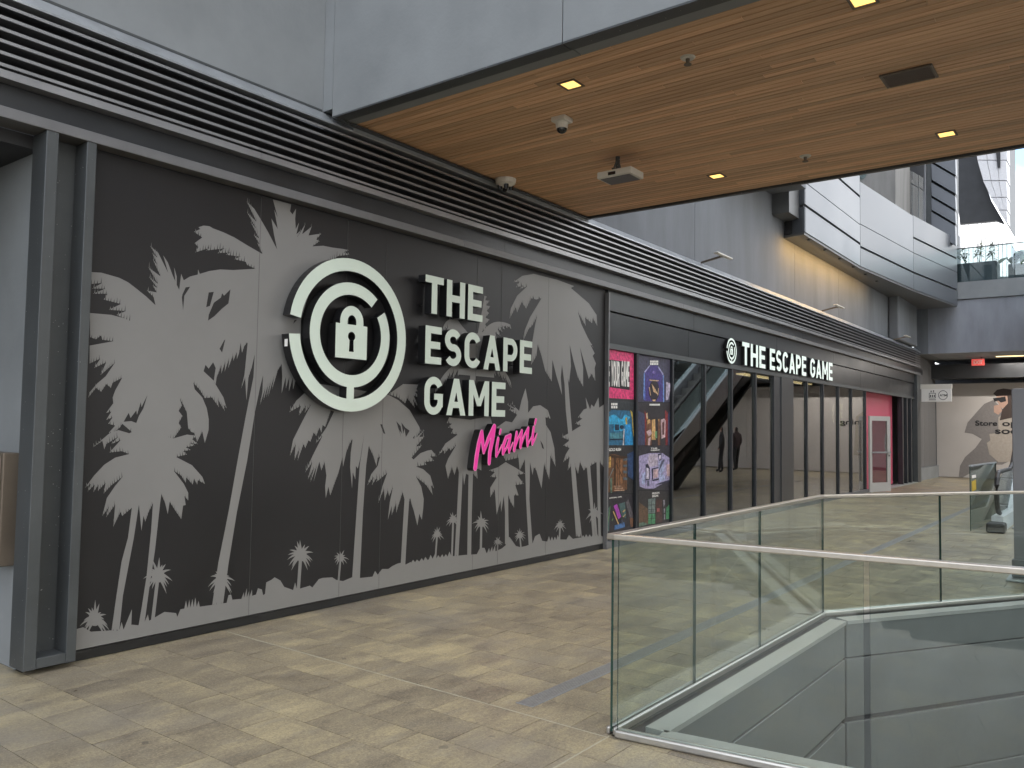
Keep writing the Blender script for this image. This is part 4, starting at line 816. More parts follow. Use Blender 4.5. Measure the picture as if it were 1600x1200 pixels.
# ================================================================== BRIDGE with cedar soffit
br = empty('overhead_bridge', (6.6, 5, 4.26), 'overhead bridge with a cedar board ceiling and grey plaster sides', 'bridge')
BJ = onX(879, 40, 4.6).y
BX0, BX1, BY0, BY1, BZ = 4.60, 8.80, -9.0, 5.485, 4.262
ysp = [5.485, BJ, -2.2, -5.5, -9.0]
for a, b in zip(ysp[1:], ysp[:-1]):
    MB().box(BX0, BX0 + .25, a + .004, b - .004, BZ - .008, 10).build('side_panel', m_conc, br)
    MB().box(BX0 + .001, BX0 + .12, a + .003, b - .003, BZ - .022, BZ - .009).build('edge_trim', m_frame, br)
MB().box(BX0 + .251, BX1 - .16, BY0, BY1, BZ + .022, 9.8).build('bridge_core', m_dark, br)
MB().box(BX0, BX0 + .25, 5.4855, 5.75, 4.322, 10).build('side_panel', m_conc, br); MB().box(BX0 + .251, BX1, 5.4855, 5.9, 4.20, 10).build('bridge_abutment', m_conc, br)
MB().box(BX0 + .01, BX1 - .01, 5.440, 5.484, BZ - .03, BZ - .0225).build('edge_trim', m_frame, br)
MB().box(BX1 - .155, BX1, BY0, BY1, BZ + .0225, 10).build('side_panel', m_conc, br)
MB().box(BX1 - .052, BX1 - .001, BY0, BY1, BZ - .022, BZ + .021).build('edge_trim', m_frame, br)
bw = .0668; nb = 60; x = BX0 + .135; rb = random.Random(11)
bm_cache = {}
for k in range(nb):
    y = BY1 - .015
    first = True
    while y > BY0:
        L = rb.uniform(1.2, 3.6) if first else rb.choice([2.4, 3.0, 3.6, 4.2])
        L = round(L, 1); first = False
        y1 = max(BY0, y - L); ln = round(y - y1, 3)
        if ln < .1: break
        if ln not in bm_cache:
            q = MB().prism([(0, 0, .02), (0, 0, .004), (.004, 0, 0), (bw - .0125, 0, 0), (bw - .0085, 0, .004), (bw - .0085, 0, .02)], (0, -ln + .003, 0)); bm_cache[ln] = mesh('board', q.v, q.f, m_wood)
        o = obj('board', bm_cache[ln], br, (x, y, BZ + rb.uniform(-.0008, .0008))); o.matrix_parent_inverse = Matrix.Translation(-br.location)
        y = y1
    x += bw
MB().box(BX0 + .13, BX1 - .056, BY0, BY1, BZ + .0205, BZ + .0215).build('groove_backing', m_dark, br)
# fixtures under the ceiling
for k, (x, y, lb) in enumerate(((5.24, 3.44, 'lit square downlight nearest the plaster edge of the wooden ceiling'), (8.06, 3.446, 'lit square downlight near the far edge of the wooden ceiling'), (5.22, 1.283, 'lit square downlight cut by the top picture edge'), (8.05, 1.28, 'square downlight near the far ceiling edge, right of the picture'), (5.24, -.9, 'square downlight over the floor opening, beyond the picture'))):
    e = empty('downlight', (x, y, BZ), lb, 'downlight', 'square downlights in the wooden ceiling')
    t = MB()
    for a, b, c, d in ((-.08, .08, -.08, -.062), (-.08, .08, .062, .08), (-.08, -.062, -.062, .062), (.062, .08, -.062, .062)): t.box(x + a, x + b, y + c, y + d, BZ - .008, BZ - .001)
    t.build('trim', m_bronze, e); MB().box(x - .061, x + .061, y - .061, y + .061, BZ - .004, BZ - .0015).build('lens', m_warm, e)
    l = bpy.data.lights.new('downlight_lamp', 'SPOT'); l.energy = 14; l.color = (1, .78, .50); l.spot_size = R(95); l.spot_blend = .6; l.shadow_soft_size = .05
    lo = bpy.data.objects.new('downlight_lamp', l); COL.objects.link(lo); lo.location = (x, y, BZ - .02); par(lo, e)
def disc(b, x, y, z0, z1, r0, r1, n=20, mi=0):
    vs = [(x + r0 * math.cos(2 * math.pi * k / n), y + r0 * math.sin(2 * math.pi * k / n), z0) for k in range(n)] + [(x + r1 * math.cos(2 * math.pi * k / n), y + r1 * math.sin(2 * math.pi * k / n), z1) for k in range(n)]
    return b.add(vs, [tuple(range(n))[::-1], tuple(range(n, 2 * n))] + [(k, (k + 1) % n, n + (k + 1) % n, n + k) for k in range(n)], mi)
for x, y, lb in ((5.33, 2.50, 'ceiling sprinkler head near the top picture edge'), (7.946, 2.49, 'ceiling sprinkler head near the far edge of the wooden ceiling')):
    e = empty('sprinkler', (x, y, BZ), lb, 'sprinkler', 'sprinklers in the wooden ceiling')
    disc(MB(), x, y, BZ - .012, BZ - .001, .045, .055).build('escutcheon', m_plast, e, False)
    disc(disc(MB(), x, y, BZ - .05, BZ - .013, .012, .016), x, y, BZ - .056, BZ - .051, .028, .028).build('deflector', m_bronze, e)
x, y = 6.551, 1.289
e = empty('ceiling_vent', (x, y, BZ), 'dark rectangular speaker grille in the wooden ceiling', 'vent')
t = MB()
for a, b, c, d in ((-.13, .13, -.18, -.16), (-.13, .13, .16, .18), (-.13, -.11, -.16, .16), (.11, .13, -.16, .16)): t.box(x + a, x + b, y + c, y + d, BZ - .016, BZ - .001)
bevel(t.build('frame', m_bronze, e), .004); t = MB()
for k in range(24): t.box(x - .109, x + .109, y - .159 + k * .0133, y - .159 + k * .0133 + .011, BZ - .011, BZ - .003)
t.build('grille', mat('dim_bronze', (.09, .065, .05), .5, .3), e)
x, y = 6.94, 3.995
e = empty('ceiling_projector', (x, y, BZ), 'flat box fitting hung on a short bracket from the wooden ceiling', 'ceiling fitting')
MB().tube([(x, y, BZ - .001), (x, y, BZ - .16)], .022, 10).bar((x - .09, y, BZ - .14), (x + .09, y, BZ - .14), .03, .012).bar((x - .08, y, BZ - .145), (x - .02, y, BZ - .05), .012, .012).bar((x + .08, y, BZ - .145), (x + .02, y, BZ - .05), .012, .012).build('bracket', m_frame, e)
bevel(MB().box(x - .13, x + .13, y - .22, y + .16, BZ - .23, BZ - .161).build('body', m_plast, e), .012, 2); MB().box(x - .105, x + .105, y - .19, y + .13, BZ - .236, BZ - .2305).build('underside', m_under, e)
MB().box(x - .135, x - .1305, y - .05, y + .03, BZ - .215, BZ - .185).build('lens', m_lens, e)
x, y = 5.773, 3.877
e = empty('security_camera', (x, y, BZ), 'square-based white dome camera in the middle of the wooden ceiling', 'camera')
bevel(MB().box(x - .07, x + .07, y - .07, y + .07, BZ - .045, BZ - .001).build('base', m_plast, e), .01, 2)
t = MB(); disc(t, x, y, BZ - .10, BZ - .046, .05, .055); t.build('housing', m_plast, e, False)
t = MB(); 
for k in range(5): z0, z1 = BZ - .10 - .04 * math.sin(k * .314), BZ - .10 - .04 * math.sin((k + 1) * .314); disc(t, x, y, z1, z0, .046 * math.cos((k + 1) * .314), .046 * math.cos(k * .314))
t.build('dome', m_lens, e)
x, y = 6.905, 5.36
e = empty('security_camera', (x, y, BZ), 'round white multi-lens camera where the wooden ceiling meets the louvres', 'camera')
t = MB(); disc(t, x, y, BZ - .05, BZ - .001, .105, .115, 28); disc(t, x, y, BZ - .085, BZ - .051, .07, .10, 28); t.build('housing', m_plast, e, False)
for k in range(4):
    a = R(45 + 90 * k); t = MB(); disc(t, x + .06 * math.cos(a), y + .06 * math.sin(a), BZ - .115, BZ - .07, .022, .03, 14); t.build('lens', m_lens, e)

# ================================================================== CLAD OVERHANG beyond the bridge
ob = empty('clad_balcony', (21, 5.3, 5.65), 'overhanging upper storey clad in silver metal panels with dark joints', 'balcony')
BP = [Vector((16.87, 5.56)), Vector((16.77, 5.27)), Vector((21.05, 5.27)), Vector((25.3, 4.90)), Vector((29.2, 4.385))]
rows = [[5.65, 6.2, 6.68, 7.38, 7.9, 8.6, 9.4], [5.65, 6.2, 6.68, 7.38, 7.9, 8.6, 9.4], [5.65, 6.13, 6.70, 7.79], [5.65, 6.13, 6.70, 7.14, 7.79]]
for k in range(4):
    p, q = BP[k], BP[k + 1]; d = (q - p).normalized(); n = Vector((d.y, -d.x)); rz = rows[k]
    for j, (z0, z1) in enumerate(zip(rz[:-1], rz[1:])):
        g0 = .028 if j % 2 else .006; g1 = .028 if j % 2 == 0 else .006
        a, b = p + d * (.010 if k else .0), q - d * (.010 if k < 3 else 0)
        bevel(MB().prism([(*(a - n * .0), z0 + (g0 if j else 0)), (*(b - n * .0), z0 + (g0 if j else 0)), (*(b - n * .05), z0 + (g0 if j else 0)), (*(a - n * .05), z0 + (g0 if j else 0))], (0, 0, z1 - z0 - g1 - (g0 if j else 0))).build('cladding_panel', m_clad, ob), .004)
def shrink(pl, s):
    return [Vector((p.x + (s if i < 2 else 0), p.y + s)) for i, p in enumerate(pl)]
core = shrink(BP, .052)
MB().prism([(c.x, c.y, 5.67) for c in core[1:3]] + [(21.05, 5.745, 5.67), (16.93, 5.745, 5.67)], (0, 0, 3.7)).build('core', m_cladE, ob)
MB().prism([(core[2].x + .002, core[2].y, 5.67), (core[3].x, core[3].y, 5.67), (29.19, core[4].y, 5.67), (29.19, 5.745, 5.67), (21.052, 5.745, 5.67)], (0, 0, 2.08)).build('core', m_cladE, ob)
MB().prism([(BP[1].x + .02, BP[1].y + .02, 5.60), (BP[2].x, BP[2].y + .02, 5.60), (BP[3].x, BP[3].y + .02, 5.60), (29.19, BP[4].y + .02, 5.60), (29.19, 5.745, 5.60), (16.9, 5.745, 5.60)], (0, 0, .048)).build('soffit', m_under, ob)
MB().box(16.2, 16.9, 5.40, 5.745, 5.95, 9).build('return_panel', m_under, ob)
MB().prism([(12.9, 5.745, 6.35), (16.15, 5.745, 6.35), (16.15, 5.05, 6.35), (14.0, 5.05, 6.35)], (0, 0, 3)).build('soffit_beam', m_conc2, ob)
# warm wash light on the wall below the overhang
wl = empty('wall_washer', (19.5, 5.4, 5.58), 'warm wall washer strip tucked under the silver overhang', 'lamp')
for k in range(6): bevel(MB().box(17.26 + 1.15 * k, 17.34 + 1.15 * k, 5.33, 5.39, 5.575, 5.598).build('housing', m_frame, wl), .004)
for k, en in enumerate((2.2, 2.4, 2.2, 1.8, 1.2, .6)):
    l = bpy.data.lights.new('wash_lamp', 'AREA'); l.shape = 'RECTANGLE'; l.size = 1.15; l.size_y = .05; l.energy = en; l.color = (1, .60, .20)
    lo = bpy.data.objects.new('wash_lamp', l); COL.objects.link(lo); lo.location = (17.3 + 1.15 * k, 5.36, 5.57); lo.rotation_euler = (R(24), 0, 0); par(lo, wl)

# ================================================================== END OF THE WALKWAY
XL = 29.5
lt = empty('terrace_bridge', (31, 0, 4.15), 'blue-grey plaster bridge with a planted terrace closing the far end of the walkway', 'bridge')
MB().box(XL, 36, -16, 5.3, 4.16, 5.86).build('lower_band', mat('streaked_plaster', (.27, .285, .32), .75, var=.22, scale=1.6, stretch=(1, 1, .25)), lt); MB().box(XL - .06, 36, -16, 5.05, 5.875, 6.42).build('upper_band', m_conc, lt)
MB().box(XL, 36, 5.301, 5.74, 4.16, 9.3).build('side_pier', m_conc2, lt)
MB().box(32.2, 33.2, -16, 5.7, 3.50, 3.98).build('cross_beam', m_fasciaU, lt); MB().box(34, 34.2, -16, 5.9, -.004, 4.158).build('back_wall', m_conc2, lt)
q = onZ(1556, 557, 4.15)
sl = empty('strip_light', (q.x, q.y, 4.15), 'lit warm strip light under the far bridge', 'lamp'); MB().box(q.x, q.x + .07, q.y - 3, q.y, 4.135, 4.158).build('tube', m_strip, sl)
l = bpy.data.lights.new('strip_lamp', 'AREA'); l.shape = 'RECTANGLE'; l.size = .07; l.size_y = 3; l.energy = 42; l.color = (1, .95, .88)
lo = bpy.data.objects.new('strip_lamp', l); COL.objects.link(lo); lo.location = (q.x + .035, q.y - 1.5, 4.13); par(lo, sl)
ew = empty('end_wall', (31, 5.65, 0), 'grey panelled return wall behind the shopfront end post', 'wall')
for a, b in ((29.27, 30.9), (30.91, 31.7), (31.71, 32.95)): MB().box(a, b, 5.70, 5.8, .42, 4.15).build('wall_panel', m_frameL, ew)
MB().box(29.27, 32.95, 5.62, 5.8, 0, .415).build('plinth', m_conc, ew)
hd = empty('store_hoarding', (33, 3, 0), 'beige printed hoarding with a woman in sunglasses and the words Store opening soon', 'hoarding')
for k in range(9): MB().box(33, 33.06, 5.69 - 2.4 * (k + 1) + .004, 5.69 - 2.4 * k - .004, .02, 3.36).build('hoarding_board', m_hoard, hd)
hz = lambda x, y: onX(1360 + x / 5, 460 + y / 5, 33)
def hprint(nm, polys, m, off):
    pp = [[(hz(*p).y, hz(*p).z) for p in q] for q in polys]; v, tr = fill2(pp)
    return obj(nm, solid2(v, [t for t, k in tr], lambda a, b: Vector((33 - off, a, b)), Vector((.002, 0, 0)), [m, m], nm), hd)
hprint('printed_shadow', [[(735, 1080), (750, 1030), (760, 1000), (830, 920), (890, 855), (960, 825), (1040, 900), (1080, 1000), (1090, 1300), (1030, 1330), (900, 1330), (720, 1430), (690, 1425), (700, 1340), (740, 1270), (820, 1200), (870, 1130), (800, 1090)]], m_flat('print_shade', (.20, .185, .18)), .003)
hprint('printed_coat', [[(1000, 960), (1040, 930), (1150, 900), (1250, 960), (1280, 1300), (1000, 1310), (930, 1250), (910, 1160), (1000, 1100)], [(930, 1090), (1030, 1080), (1080, 1200), (950, 1230)]], m_flat('print_coat', (.36, .32, .28)), .006)
hprint('printed_hair', [[(960, 775), (990, 745), (1040, 735), (1110, 745), (1130, 800), (1120, 960), (1010, 985), (1030, 900), (1075, 850), (1070, 790), (985, 795)]], m_flat('print_hair', (.05, .035, .03)), .009)
hprint('printed_face', [[(985, 790), (1070, 780), (1080, 850), (1050, 890), (1015, 885), (1000, 850), (985, 830)], [(965, 870), (1010, 860), (1030, 910), (1000, 940), (965, 920)]], m_flat('print_skin', (.42, .27, .21)), .008)
hprint('printed_sunglasses', [[(958, 812), (1055, 798), (1060, 835), (1020, 845), (1000, 830), (970, 838)]], m_ink, .0105)
def wtext(txt, Y0, Y1, z0, z1, X, m, parent, nm='lettering', facing=-1):
    """lettering on a plane of constant X that is read from -X; Y0 is the left end"""
    cu = bpy.data.curves.new('t', 'FONT'); cu.body = txt; cu.size = 1; cu.offset = .022
    o = bpy.data.objects.new('t', cu); COL.objects.link(o); bpy.context.view_layer.update()
    me = bpy.data.meshes.new_from_object(o.evaluated_get(bpy.context.evaluated_depsgraph_get())); bpy.data.objects.remove(o)
    xs = [v.co.x for v in me.vertices]; ys = [v.co.y for v in me.vertices]
    for v in me.vertices: v.co = (X, Y0 + (v.co.x - min(xs)) / (max(xs) - min(xs)) * (Y1 - Y0), z0 + (v.co.y - min(ys)) / (max(ys) - min(ys)) * (z1 - z0))
    me.materials.clear(); me.materials.append(m); return obj(nm, me, parent)
a = hz(820, 1025); wtext('Store', a.y, hz(992, 1025).y, a.z, hz(820, 985).z, 32.985, m_ink, hd); b0 = hz(1030, 1025); wtext('opening', b0.y, b0.y - 1.42, a.z - .07, hz(820, 985).z, 32.985, m_ink, hd); a = hz(975, 1090); wtext('soon', a.y, a.y - .95, a.z, hz(975, 1055).z, 32.985, m_ink, hd)
# lift / cash machine sign
sg = empty('hanging_sign', (29.45, 5.05, 2.6), 'white projecting sign with lift symbol and ATM in a circle', 'sign')
sp = lambda x, y: onX(1360 + x / 5, 460 + y / 5, 29.44)
tl, brr = sp(397, 706), sp(634, 838)
bevel(MB().box(29.45, 29.53, brr.y, tl.y, brr.z, tl.z).build('board', m_white, sg), .006); MB().box(29.44, 29.54, brr.y - .01, tl.y + .14, tl.z - .14, tl.z + .012).build('top_box', m_plast, sg)
def sprint(polys, holes=()):
    f = lambda q: [(sp(*p).y, sp(*p).z) for p in q]
    v, tr = fill2([f(q) for q in polys], [f(q) for q in holes]); obj('symbol', solid2(v, [t for t, k in tr], lambda a, b: Vector((29.4475, a, b)), Vector((.002, 0, 0)), [m_ink, m_ink], 'symbol'), sg)
sprint([circ(567, 787, 37, 36)], [circ(567, 787, 33, 36)])
sprint([Rq(457, 770, 510, 812)], [Rq(461, 774, 506, 808)]); sprint([[(465, 803), (465, 784), (473, 784), (473, 803)], [(480, 803), (480, 784), (488, 784), (488, 803)], [(495, 803), (495, 784), (503, 784), (503, 803)], [(470, 765), (478, 765), (478, 752), (470, 752)], [(490, 766), (496, 766), (496, 755), (500, 755), (493, 748), (486, 755), (490, 755)], Rq(457, 821, 512, 826)])
a, b = sp(540, 797), sp(596, 779); wtext('ATM', a.y, b.y, a.z, b.z, 29.4465, m_ink, sg)
ex = empty('exit_sign', (31.5, 4.1, 3.9), 'red lit exit sign hanging under the far bridge', 'sign')
q = onX(1528, 566, 31.5); MB().box(31.5, 31.54, q.y - .19, q.y + .19, q.z - .11, q.z + .11).build('panel', m_exit, ex); MB().tube([(31.52, q.y - .1, q.z + .11), (31.52, q.y - .1, 4.16)], .01, 6).build('stem', m_frame, ex)
wtext('EXIT', q.y + .13, q.y - .13, q.z - .06, q.z + .06, 31.498, m_white, ex)

# terrace planting and glass
tg = empty('terrace_railing', (29.6, 0, 6.42), 'glass balustrade with thin dark rail on the planted terrace', 'railing')
for k in range(6): MB().box(29.58, 29.594, 4.75 - 1.9 * (k + 1) + .01, 4.75 - 1.9 * k - .01, 6.425, 7.52).build('glass_pane', m_glassB, tg)
MB().box(29.565, 29.61, -7, 4.8, 7.521, 7.55).build('top_rail', m_frame, tg)
def leafblade(mb, base, d, L, wd, droop):
    d = Vector(d).normalized(); s = d.cross(Vector((0, 0, 1))); s = s.normalized() if s.length > 1e-3 else Vector((1, 0, 0)); pts = []
    for k in range(5):
        t = k / 4; c = Vector(base) + d * L * t - Vector((0, 0, 1)) * droop * L * t * t; ww = wd * math.sin(math.pi * (.12 + .86 * t))
        pts.append((c - s * ww / 2, c + s * ww / 2))
    vs = [p for pr in pts for p in pr]; mb.add(vs, [(2 * k, 2 * k + 1, 2 * k + 3, 2 * k + 2) for k in range(4)])
rp = random.Random(5)
def planter(y0, y1, kind, label, h=.62):
    e = empty('planter', (30.2, (y0 + y1) / 2, 6.42), label, 'planter', 'planters on the terrace')
    bevel(MB().box(29.75, 30.55, y0, y1, 6.425, 6.42 + h).build('box', m_soil, e), .015)
    n = 0
    yy = y0 + .15
    while yy < y1:
        fo = MB(); stem = MB(); b = Vector((30.1 + rp.uniform(-.2, .2), yy, 6.42 + h))
        if kind == 'tall':
            for s_ in range(3):
                tp = b + Vector((rp.uniform(-.15, .15), rp.uniform(-.15, .15), rp.uniform(.35, .75))); stem.tube([b, tp], .008, 5)
                for k in range(12): leafblade(fo, b.lerp(tp, rp.uniform(.35, 1)), (rp.uniform(-1, 1), rp.uniform(-1, 1), rp.uniform(-.1, .9)), rp.uniform(.14, .3), .055, .5)
        else:
            for k in range(7):
                d = Vector((rp.uniform(-1, 1), rp.uniform(-1, 1), rp.uniform(.5, 1.4))); L = rp.uniform(.3, .6); tp = b + d.normalized() * L; stem.tube([b, tp], .01, 5)
                leafblade(fo, tp, (d.x, d.y, -.1), rp.uniform(.3, .45), rp.uniform(.22, .34), .6)
        fo.build('leaves', m_leaf2 if (kind == 'tall' and n % 2) else m_leaf, e); stem.build('stem', m_leaf, e); n += 1; yy += .38 if kind == 'tall' else .45
planter(3.35, 4.7, 'tall', 'dark planter with slender leafy shrubs on the terrace', .66)
planter(2.35, 3.05, 'broad', 'dark planter with broad-leaved plants on the terrace', .5)
planter(.2, 1.9, 'broad', 'dark planter at the right picture edge of the terrace', .6)

# ================================================================== BUILDINGS BEYOND
def slab(nm, px, X, dx, m, parent):
    """upright piece whose outline (picture points) lies on the plane x = X, dx deep"""
    return MB().prism([onX(a, b, X) for a, b in px], (dx, 0, 0)).build(nm, m, parent)
tw = empty('far_tower', (30, 6, 7.8), 'upper floors with rough concrete drum, glazing and banded silver fin behind the overhang', 'building')
cdr = MB(); c0 = onX(1362, 290, 25.5)
slab('concrete_drum', [(1338, 300), (1340, 150), (1399, 150), (1399, 335)], 26.0, 2.0, m_drum, tw)
slab('oval_window', [(1346 + 9.5 * math.cos(R(a)), 262 + 18 * math.sin(R(a))) for a in range(0, 360, 18)], 25.96, .035, m_glassB, tw)
gx = [1400, 1413, 1425, 1435, 1443]
for k in range(4):
    t0 = (gx[k] - 1399) / 44; t1 = (gx[k + 1] - 1399) / 44
    for (ya, yb, ga) in ((253, 272, 25), (274, 322, 24)):
        slab('window_pane', [(gx[k] + .5, ya + ga * t0), (gx[k + 1] - .5, ya + ga * t1), (gx[k + 1] - .5, yb + ga * t1), (gx[k] + .5, yb + ga * t0)], 28.0, .03, m_glassM, tw)
slab('dark_wall', [(1399, 150), (1443, 150), (1443, 300), (1399, 254)], 28.1, .1, m_fasciaU, tw)
slab('window_backing', [(1397, 230), (1446, 230), (1446, 360), (1397, 340)], 28.4, .1, m_flat('pale_curtain', (.25, .26, .28)), tw)
slab('side_fin', [(1441, 150), (1454, 150), (1456, 366), (1443, 358)], 28.6, .3, m_frame, tw)
yy = 150; edges = [(150, 168), (168, 192), (192, 218), (236 - 6, 262), (264, 291), (294, 316), (318, 338), (340, 372)]
for a, b in edges: slab('band_panel', [(1455, a + 1.0 - 10), (1492.5, a + 1.0 + 12), (1493.5, b + 12 - .4), (1456, b - 10 - .4)], 28.55, .25, m_clad, tw)
slab('fin_core', [(1454.5, 140), (1492, 140), (1493, 380), (1456, 370)], 28.85, .6, m_cladE, tw)
rbn = empty('ribbon_building', (50, 8, 12), 'curved white-panelled tower with a dark soffit at the top right', 'building')
cur = [(1519, 150), (1521, 215), (1527, 250), (1536, 282), (1548, 308), (1560, 328), (1572, 348)]
for k in range(len(cur) - 1):
    (a, b), (c, d) = cur[k], cur[k + 1]
    w0 = [(a, b), (c, d), (1574.5, d + 2 if k == len(cur) - 2 else d), (1573, b)]
    for s_ in range(3):
        f0, f1 = s_ / 3 + .008, (s_ + 1) / 3 - .008
        slab('facade_panel', [(a + (1573 - a) * f0, b + .8), (a + (1573 - a) * f1, b + .8), (c + (1574 - c) * f1, d - .4), (c + (1574 - c) * f0, d - .4)], 46, 1.2, m_flat('white_panel', (.62, .62, .64), .35), rbn)
slab('ribbon_core', cur + [(1573, 348), (1572, 150)], 47.25, 4, m_cladE, rbn)
slab('dark_soffit', [(1494, 150), (1519, 150), (1527, 252), (1548, 312), (1570, 350), (1556, 345), (1500, 350), (1494, 300)], 47.2, .3, m_fasciaU, rbn)
slab('upper_window', [(1555, 228), (1563, 226), (1563, 262), (1559, 262)], 45.9, .05, m_fascia, rbn)
lowb = empty('glass_block', (60, 10, 8), 'low white glazed block behind the planted terrace', 'building')
for k in range(13):
    x0 = 1494 + k * 6.6; yt = 345 if x0 < 1552 else 345 + (x0 - 1552) * 1.2
    slab('glazing_panel', [(x0 + .4, yt), (x0 + 6.2, yt + (0 if x0 < 1550 else 8)), (x0 + 6.2, 432), (x0 + .4, 432)], 60, .4, m_flat('white_glazing', (.66, .68, .72), .25), lowb)
slab('block_core', [(1494, 346), (1552, 346), (1580, 380), (1580, 440), (1494, 440)], 60.45, 6, m_bldg, lowb)

# ================================================================== KIOSK, ESCALATOR
kx, ky = 10.62, 1.075
kk = empty('sign_kiosk', (kx, ky, 0), 'grey free-standing panel with steel foot at the right picture edge', 'kiosk')
bevel(MB().box(kx, kx + .13, ky - .9, ky, .06, 2.10).build('panel', mat('kiosk_grey', (.23, .23, .245), .45, .2, .05, 2), kk), .008, 2)
MB().box(kx - .004, kx - .0005, ky - .84, ky - .05, .35, 2.04).build('face_plate', MATS['kiosk_grey'], kk)
bevel(MB().box(kx - .22, kx + .35, ky - .85, ky + .06, .002, .028).build('foot_plate', m_cap, kk), .006); bevel(MB().box(kx - .03, kx + .16, ky - .92, ky + .02, .029, .22).build('base_collar', m_under, kk), .006)

es = empty('escalator', (16.0, 1.4, 0), 'escalator with glass sides and black handrails rising behind the grey panel', 'escalator')
EY0, EY1 = .55, 1.80; EX = 15.5; XB = 17.6; XT = 27.0; SL = math.tan(R(30)); ZT = (XT - XB) * SL
path = lambda off, n=1: [(EX + .5, off), (XB - .8, off), (XB, off + .04), (XB + 1.2, off + .04 + 1.2 * SL - .25), (XT, ZT + off), (XT + 3, ZT + off)]
def ez(x): return 0 if x < XB - .4 else min(ZT, max(0, (x - XB) * SL + .0))
for y in (EY0, EY1):
    hp = []
    for k in range(9): a = R(-90 - 22.5 * k); hp.append((EX + .34 + .34 * math.cos(a), y, .62 + .34 * math.sin(a)))
    for k in range(36): x = EX + .34 + (XT + 2.5 - EX - .34) * (k + 1) / 36; hp.append((x, y, .96 + ez(x)))
    MB().tube(hp, .038, 8).build('handrail', m_black, es)
    gp = MB(); prev = None
    for k in range(40):
        x = EX + .12 + (XT + 2.4 - EX - .12) * k / 39; z0 = .22 + ez(x); z1 = .93 + ez(x)
        if k < 2: z1 -= .18 * (2 - k) / 2; z0 += .06 * (2 - k)
        if prev: 
            xa, za, zb = prev; gp.add([(xa, y - .006, za), (x, y - .006, z0), (x, y - .006, z1), (xa, y - .006, zb), (xa, y + .006, za), (x, y + .006, z0), (x, y + .006, z1), (xa, y + .006, zb)], [(0, 1, 2, 3), (7, 6, 5, 4), (3, 2, 6, 7), (1, 0, 4, 5)])
        prev = (x, z0, z1)
    gp.build('balustrade_glass', m_glassB, es)
    sg_ = 1 if y == EY1 else -1
    xs = [EX + .1, XB - .4, XB, XT, XT + 2.5]
    up = [(x, y + .05 * sg_ if 0 else y + .09 * sg_, .24 + ez(x)) for x in xs]; dn_ = [(x, y + .09 * sg_, (-.02 if x < XB else ez(x) - .42)) for x in xs]
    MB().prism(up + dn_[::-1], (0, -.17 * sg_, 0)).build('skirt', m_flat('pale_metal', (.70, .73, .76), .3), es)
    MB().prism([(x, y + .095 * sg_, -.02 + ez(x) - .45 if x >= XB else -.03) for x in xs] + [(x, y + .095 * sg_, ez(x) - 1.15 if x > XB + .8 else -.04) for x in xs[::-1]], (0, -.03 * sg_, 0)).build('truss_side', m_fasciaU, es)
MB().prism([(XB + 2, EY0, 2 * SL - 1.14), (XT, EY0, ZT - 1.14), (XT, EY0, ZT - 1.18), (XB + 2, EY0, 2 * SL - 1.18)], (0, EY1 - EY0, 0)).build('underside', m_fascia, es)
bevel(MB().box(EX - .25, EX + .1, EY1 - .13, EY1 + .13, .0, .16).build('newel_box', m_black, es), .03, 2); bevel(MB().box(EX - .25, EX + .1, EY0 - .13, EY0 + .13, .0, .16).build('newel_box', m_black, es), .03, 2)
stm = MB().box(0, .40, EY0 + .13, EY1 - .13, -.22, 0); smesh = mesh('step', stm.v, stm.f, m_drain)
for k in range(24): o = obj('step', smesh, es, (EX + .7 + .4 * k, 0, max(.01, ez(EX + .9 + .4 * k) + .02))); o.matrix_parent_inverse = Matrix.Translation(-es.location)
gd = empty('glass_guard', (15.3, 2.15, 0), 'upright glass guard panel with a yellow notice beside the escalator', 'glass panel')
ga, gb = Vector((15.29, 2.15, 0)), Vector((17.6, 2.05, 0)); gd_ = (gb - ga).normalized(); gn = Vector((-gd_.y, gd_.x, 0))
t = MB().prism([ga - gn * .007, gb - gn * .007, gb + gn * .007, ga + gn * .007], (0, 0, 1.05)); t.i = [0 if abs((Vector(t.v[f[1]]) - Vector(t.v[f[0]])).cross(Vector(t.v[f[2]]) - Vector(t.v[f[0]])).normalized().dot(gn)) > .7 else 1 for f in t.f]; t.build('pane', [m_glassB, m_gedge], gd)
MB().bar(ga + gd_ * .1 - gn * .012 + Vector((0, 0, .72)), ga + gd_ * .42 - gn * .012 + Vector((0, 0, .74)), .003, .17).build('notice', m_flat('yellow_notice', (.6, .42, .05)), gd)
MB().bar(ga + gd_ * .1 - gn * .012 + Vector((0, 0, .88)), ga + gd_ * .42 - gn * .012 + Vector((0, 0, .88)), .003, .05).build('notice_header', m_white, gd)
MB().bar(ga + Vector((0, 0, 1.062)), gb + Vector((0, 0, 1.062)), .035, .022).build('top_rail', m_cap, gd)

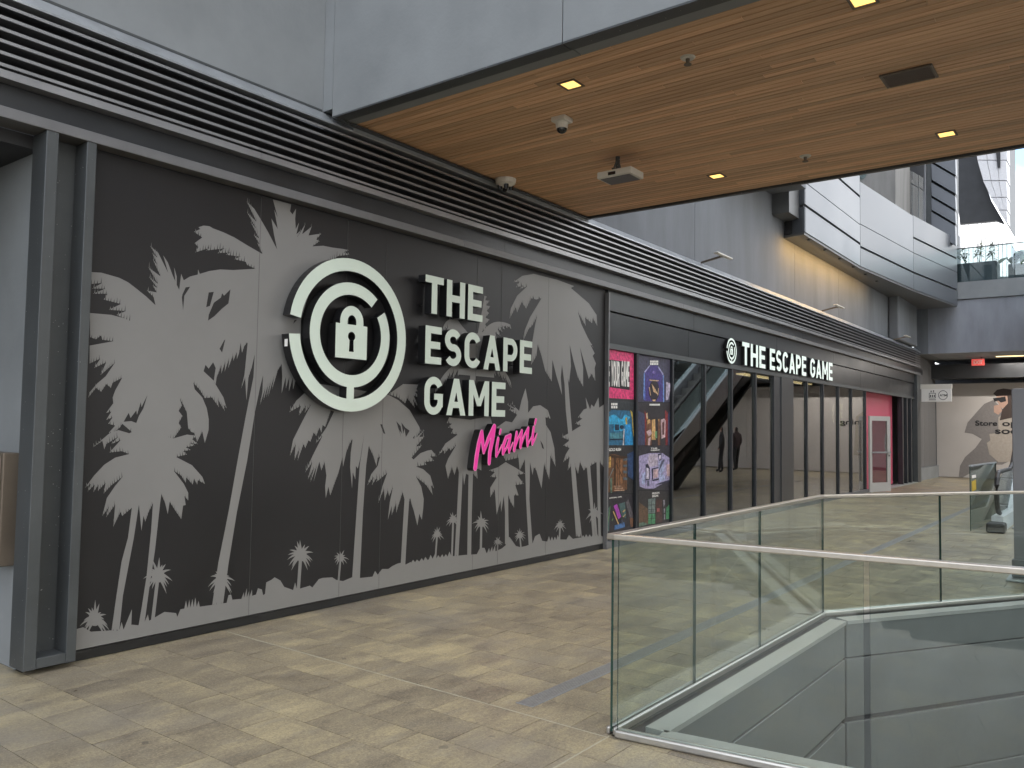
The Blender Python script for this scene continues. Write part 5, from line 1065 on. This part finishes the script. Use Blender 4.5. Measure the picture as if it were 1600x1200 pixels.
# ================================================================== THE OPPOSITE SIDE (seen only in the window glass)
opb = empty('opposite_building', (20, -17, 0), 'storeyed building across the court, made pale and tall to bounce sunlight, reflected in the windows', 'building')
m_opp = mat('bounce_render', (.58, .59, .60), .7, var=.06, scale=.5)  # whitened, on a heightened building out of view, to bounce sun onto the shopfront
for z0, z1 in ((-12, 0), (4.2, 6.2), (9.2, 11.2), (14.2, 16.2), (19.2, 20.5)): MB().box(-14, 70, -24, -16.1, z0, z1).build('floor_band', m_opp, opb)
for z0, z1 in ((.0, 4.2), (6.2, 9.2), (11.2, 14.2), (16.2, 19.2)):
    for k in range(14): MB().box(-14 + 6 * k, -14 + 6 * k + 2.4, -17, -16.3, z0, z1).build('column', m_opp, opb)
    MB().box(-14, 70, -18.2, -18, z0, z1).build('glazing', m_fascia, opb)
def person(name, loc, label, top, leg, ang):
    e = empty(name, loc, label, 'person', 'people reflected in the shop window')
    V = [(0, 0, .95), (0, 0, 1.15), (0, 0, 1.40), (0, 0, 1.50), (0, .01, 1.60), (0, .02, 1.70), (.09, 0, .90), (.10, .02, .50), (.10, -.03, .08), (.10, .10, .03), (-.09, 0, .90), (-.11, .06, .50), (-.12, .10, .09), (-.12, .22, .04), (.19, 0, 1.40), (.25, -.02, 1.13), (.24, .08, .90), (.23, .12, .82), (-.19, 0, 1.40), (-.25, -.02, 1.13), (-.23, .1, .91), (-.22, .14, .83)]
    E_ = [(0, 1), (1, 2), (2, 3), (3, 4), (4, 5), (0, 6), (6, 7), (7, 8), (8, 9), (0, 10), (10, 11), (11, 12), (12, 13), (2, 14), (14, 15), (15, 16), (16, 17), (2, 18), (18, 19), (19, 20), (20, 21)]
    rad = [.15, .14, .15, .06, .085, .08, .095, .07, .05, .045, .095, .07, .05, .045, .07, .05, .04, .035, .07, .05, .04, .035]
    me = bpy.data.meshes.new('body'); me.from_pydata(V, E_, []); o = bpy.data.objects.new('body', me); COL.objects.link(o)
    sk = o.modifiers.new('s', 'SKIN'); 
    for k, r in enumerate(rad): me.skin_vertices[0].data[k].radius = (r, r * .8)
    me.skin_vertices[0].data[0].use_root = True
    o.modifiers.new('d', 'SUBSURF').levels = 2; bpy.context.view_layer.update()
    m2 = bpy.data.meshes.new_from_object(o.evaluated_get(bpy.context.evaluated_depsgraph_get())); bpy.data.objects.remove(o)
    m2.materials.clear()
    for m_ in (leg, top, m_skin, m_hair): m2.materials.append(m_)
    for p_ in m2.polygons:
        c = p_.center; p_.use_smooth = True
        p_.material_index = 0 if c.z < .95 and abs(c.x) < .2 else 2 if c.z > 1.5 and c.z < 1.68 and c.y > .0 else 3 if c.z > 1.55 else 2 if c.z < .88 else 1
    b = obj('body', m2); rz = Matrix.Rotation(ang, 4, 'Z'); m2.transform(Matrix.Translation(loc) @ rz); par(b, e)
person('person', (29.2, -1.0, 0), 'person in a black top and dark trousers walking, reflected in the glass', m_cloth, m_cloth, R(160))
person('person', (31.0, -1.15, 0), 'person in a plum-dark coat walking, reflected in the glass', m_cloth2, m_cloth, R(200))
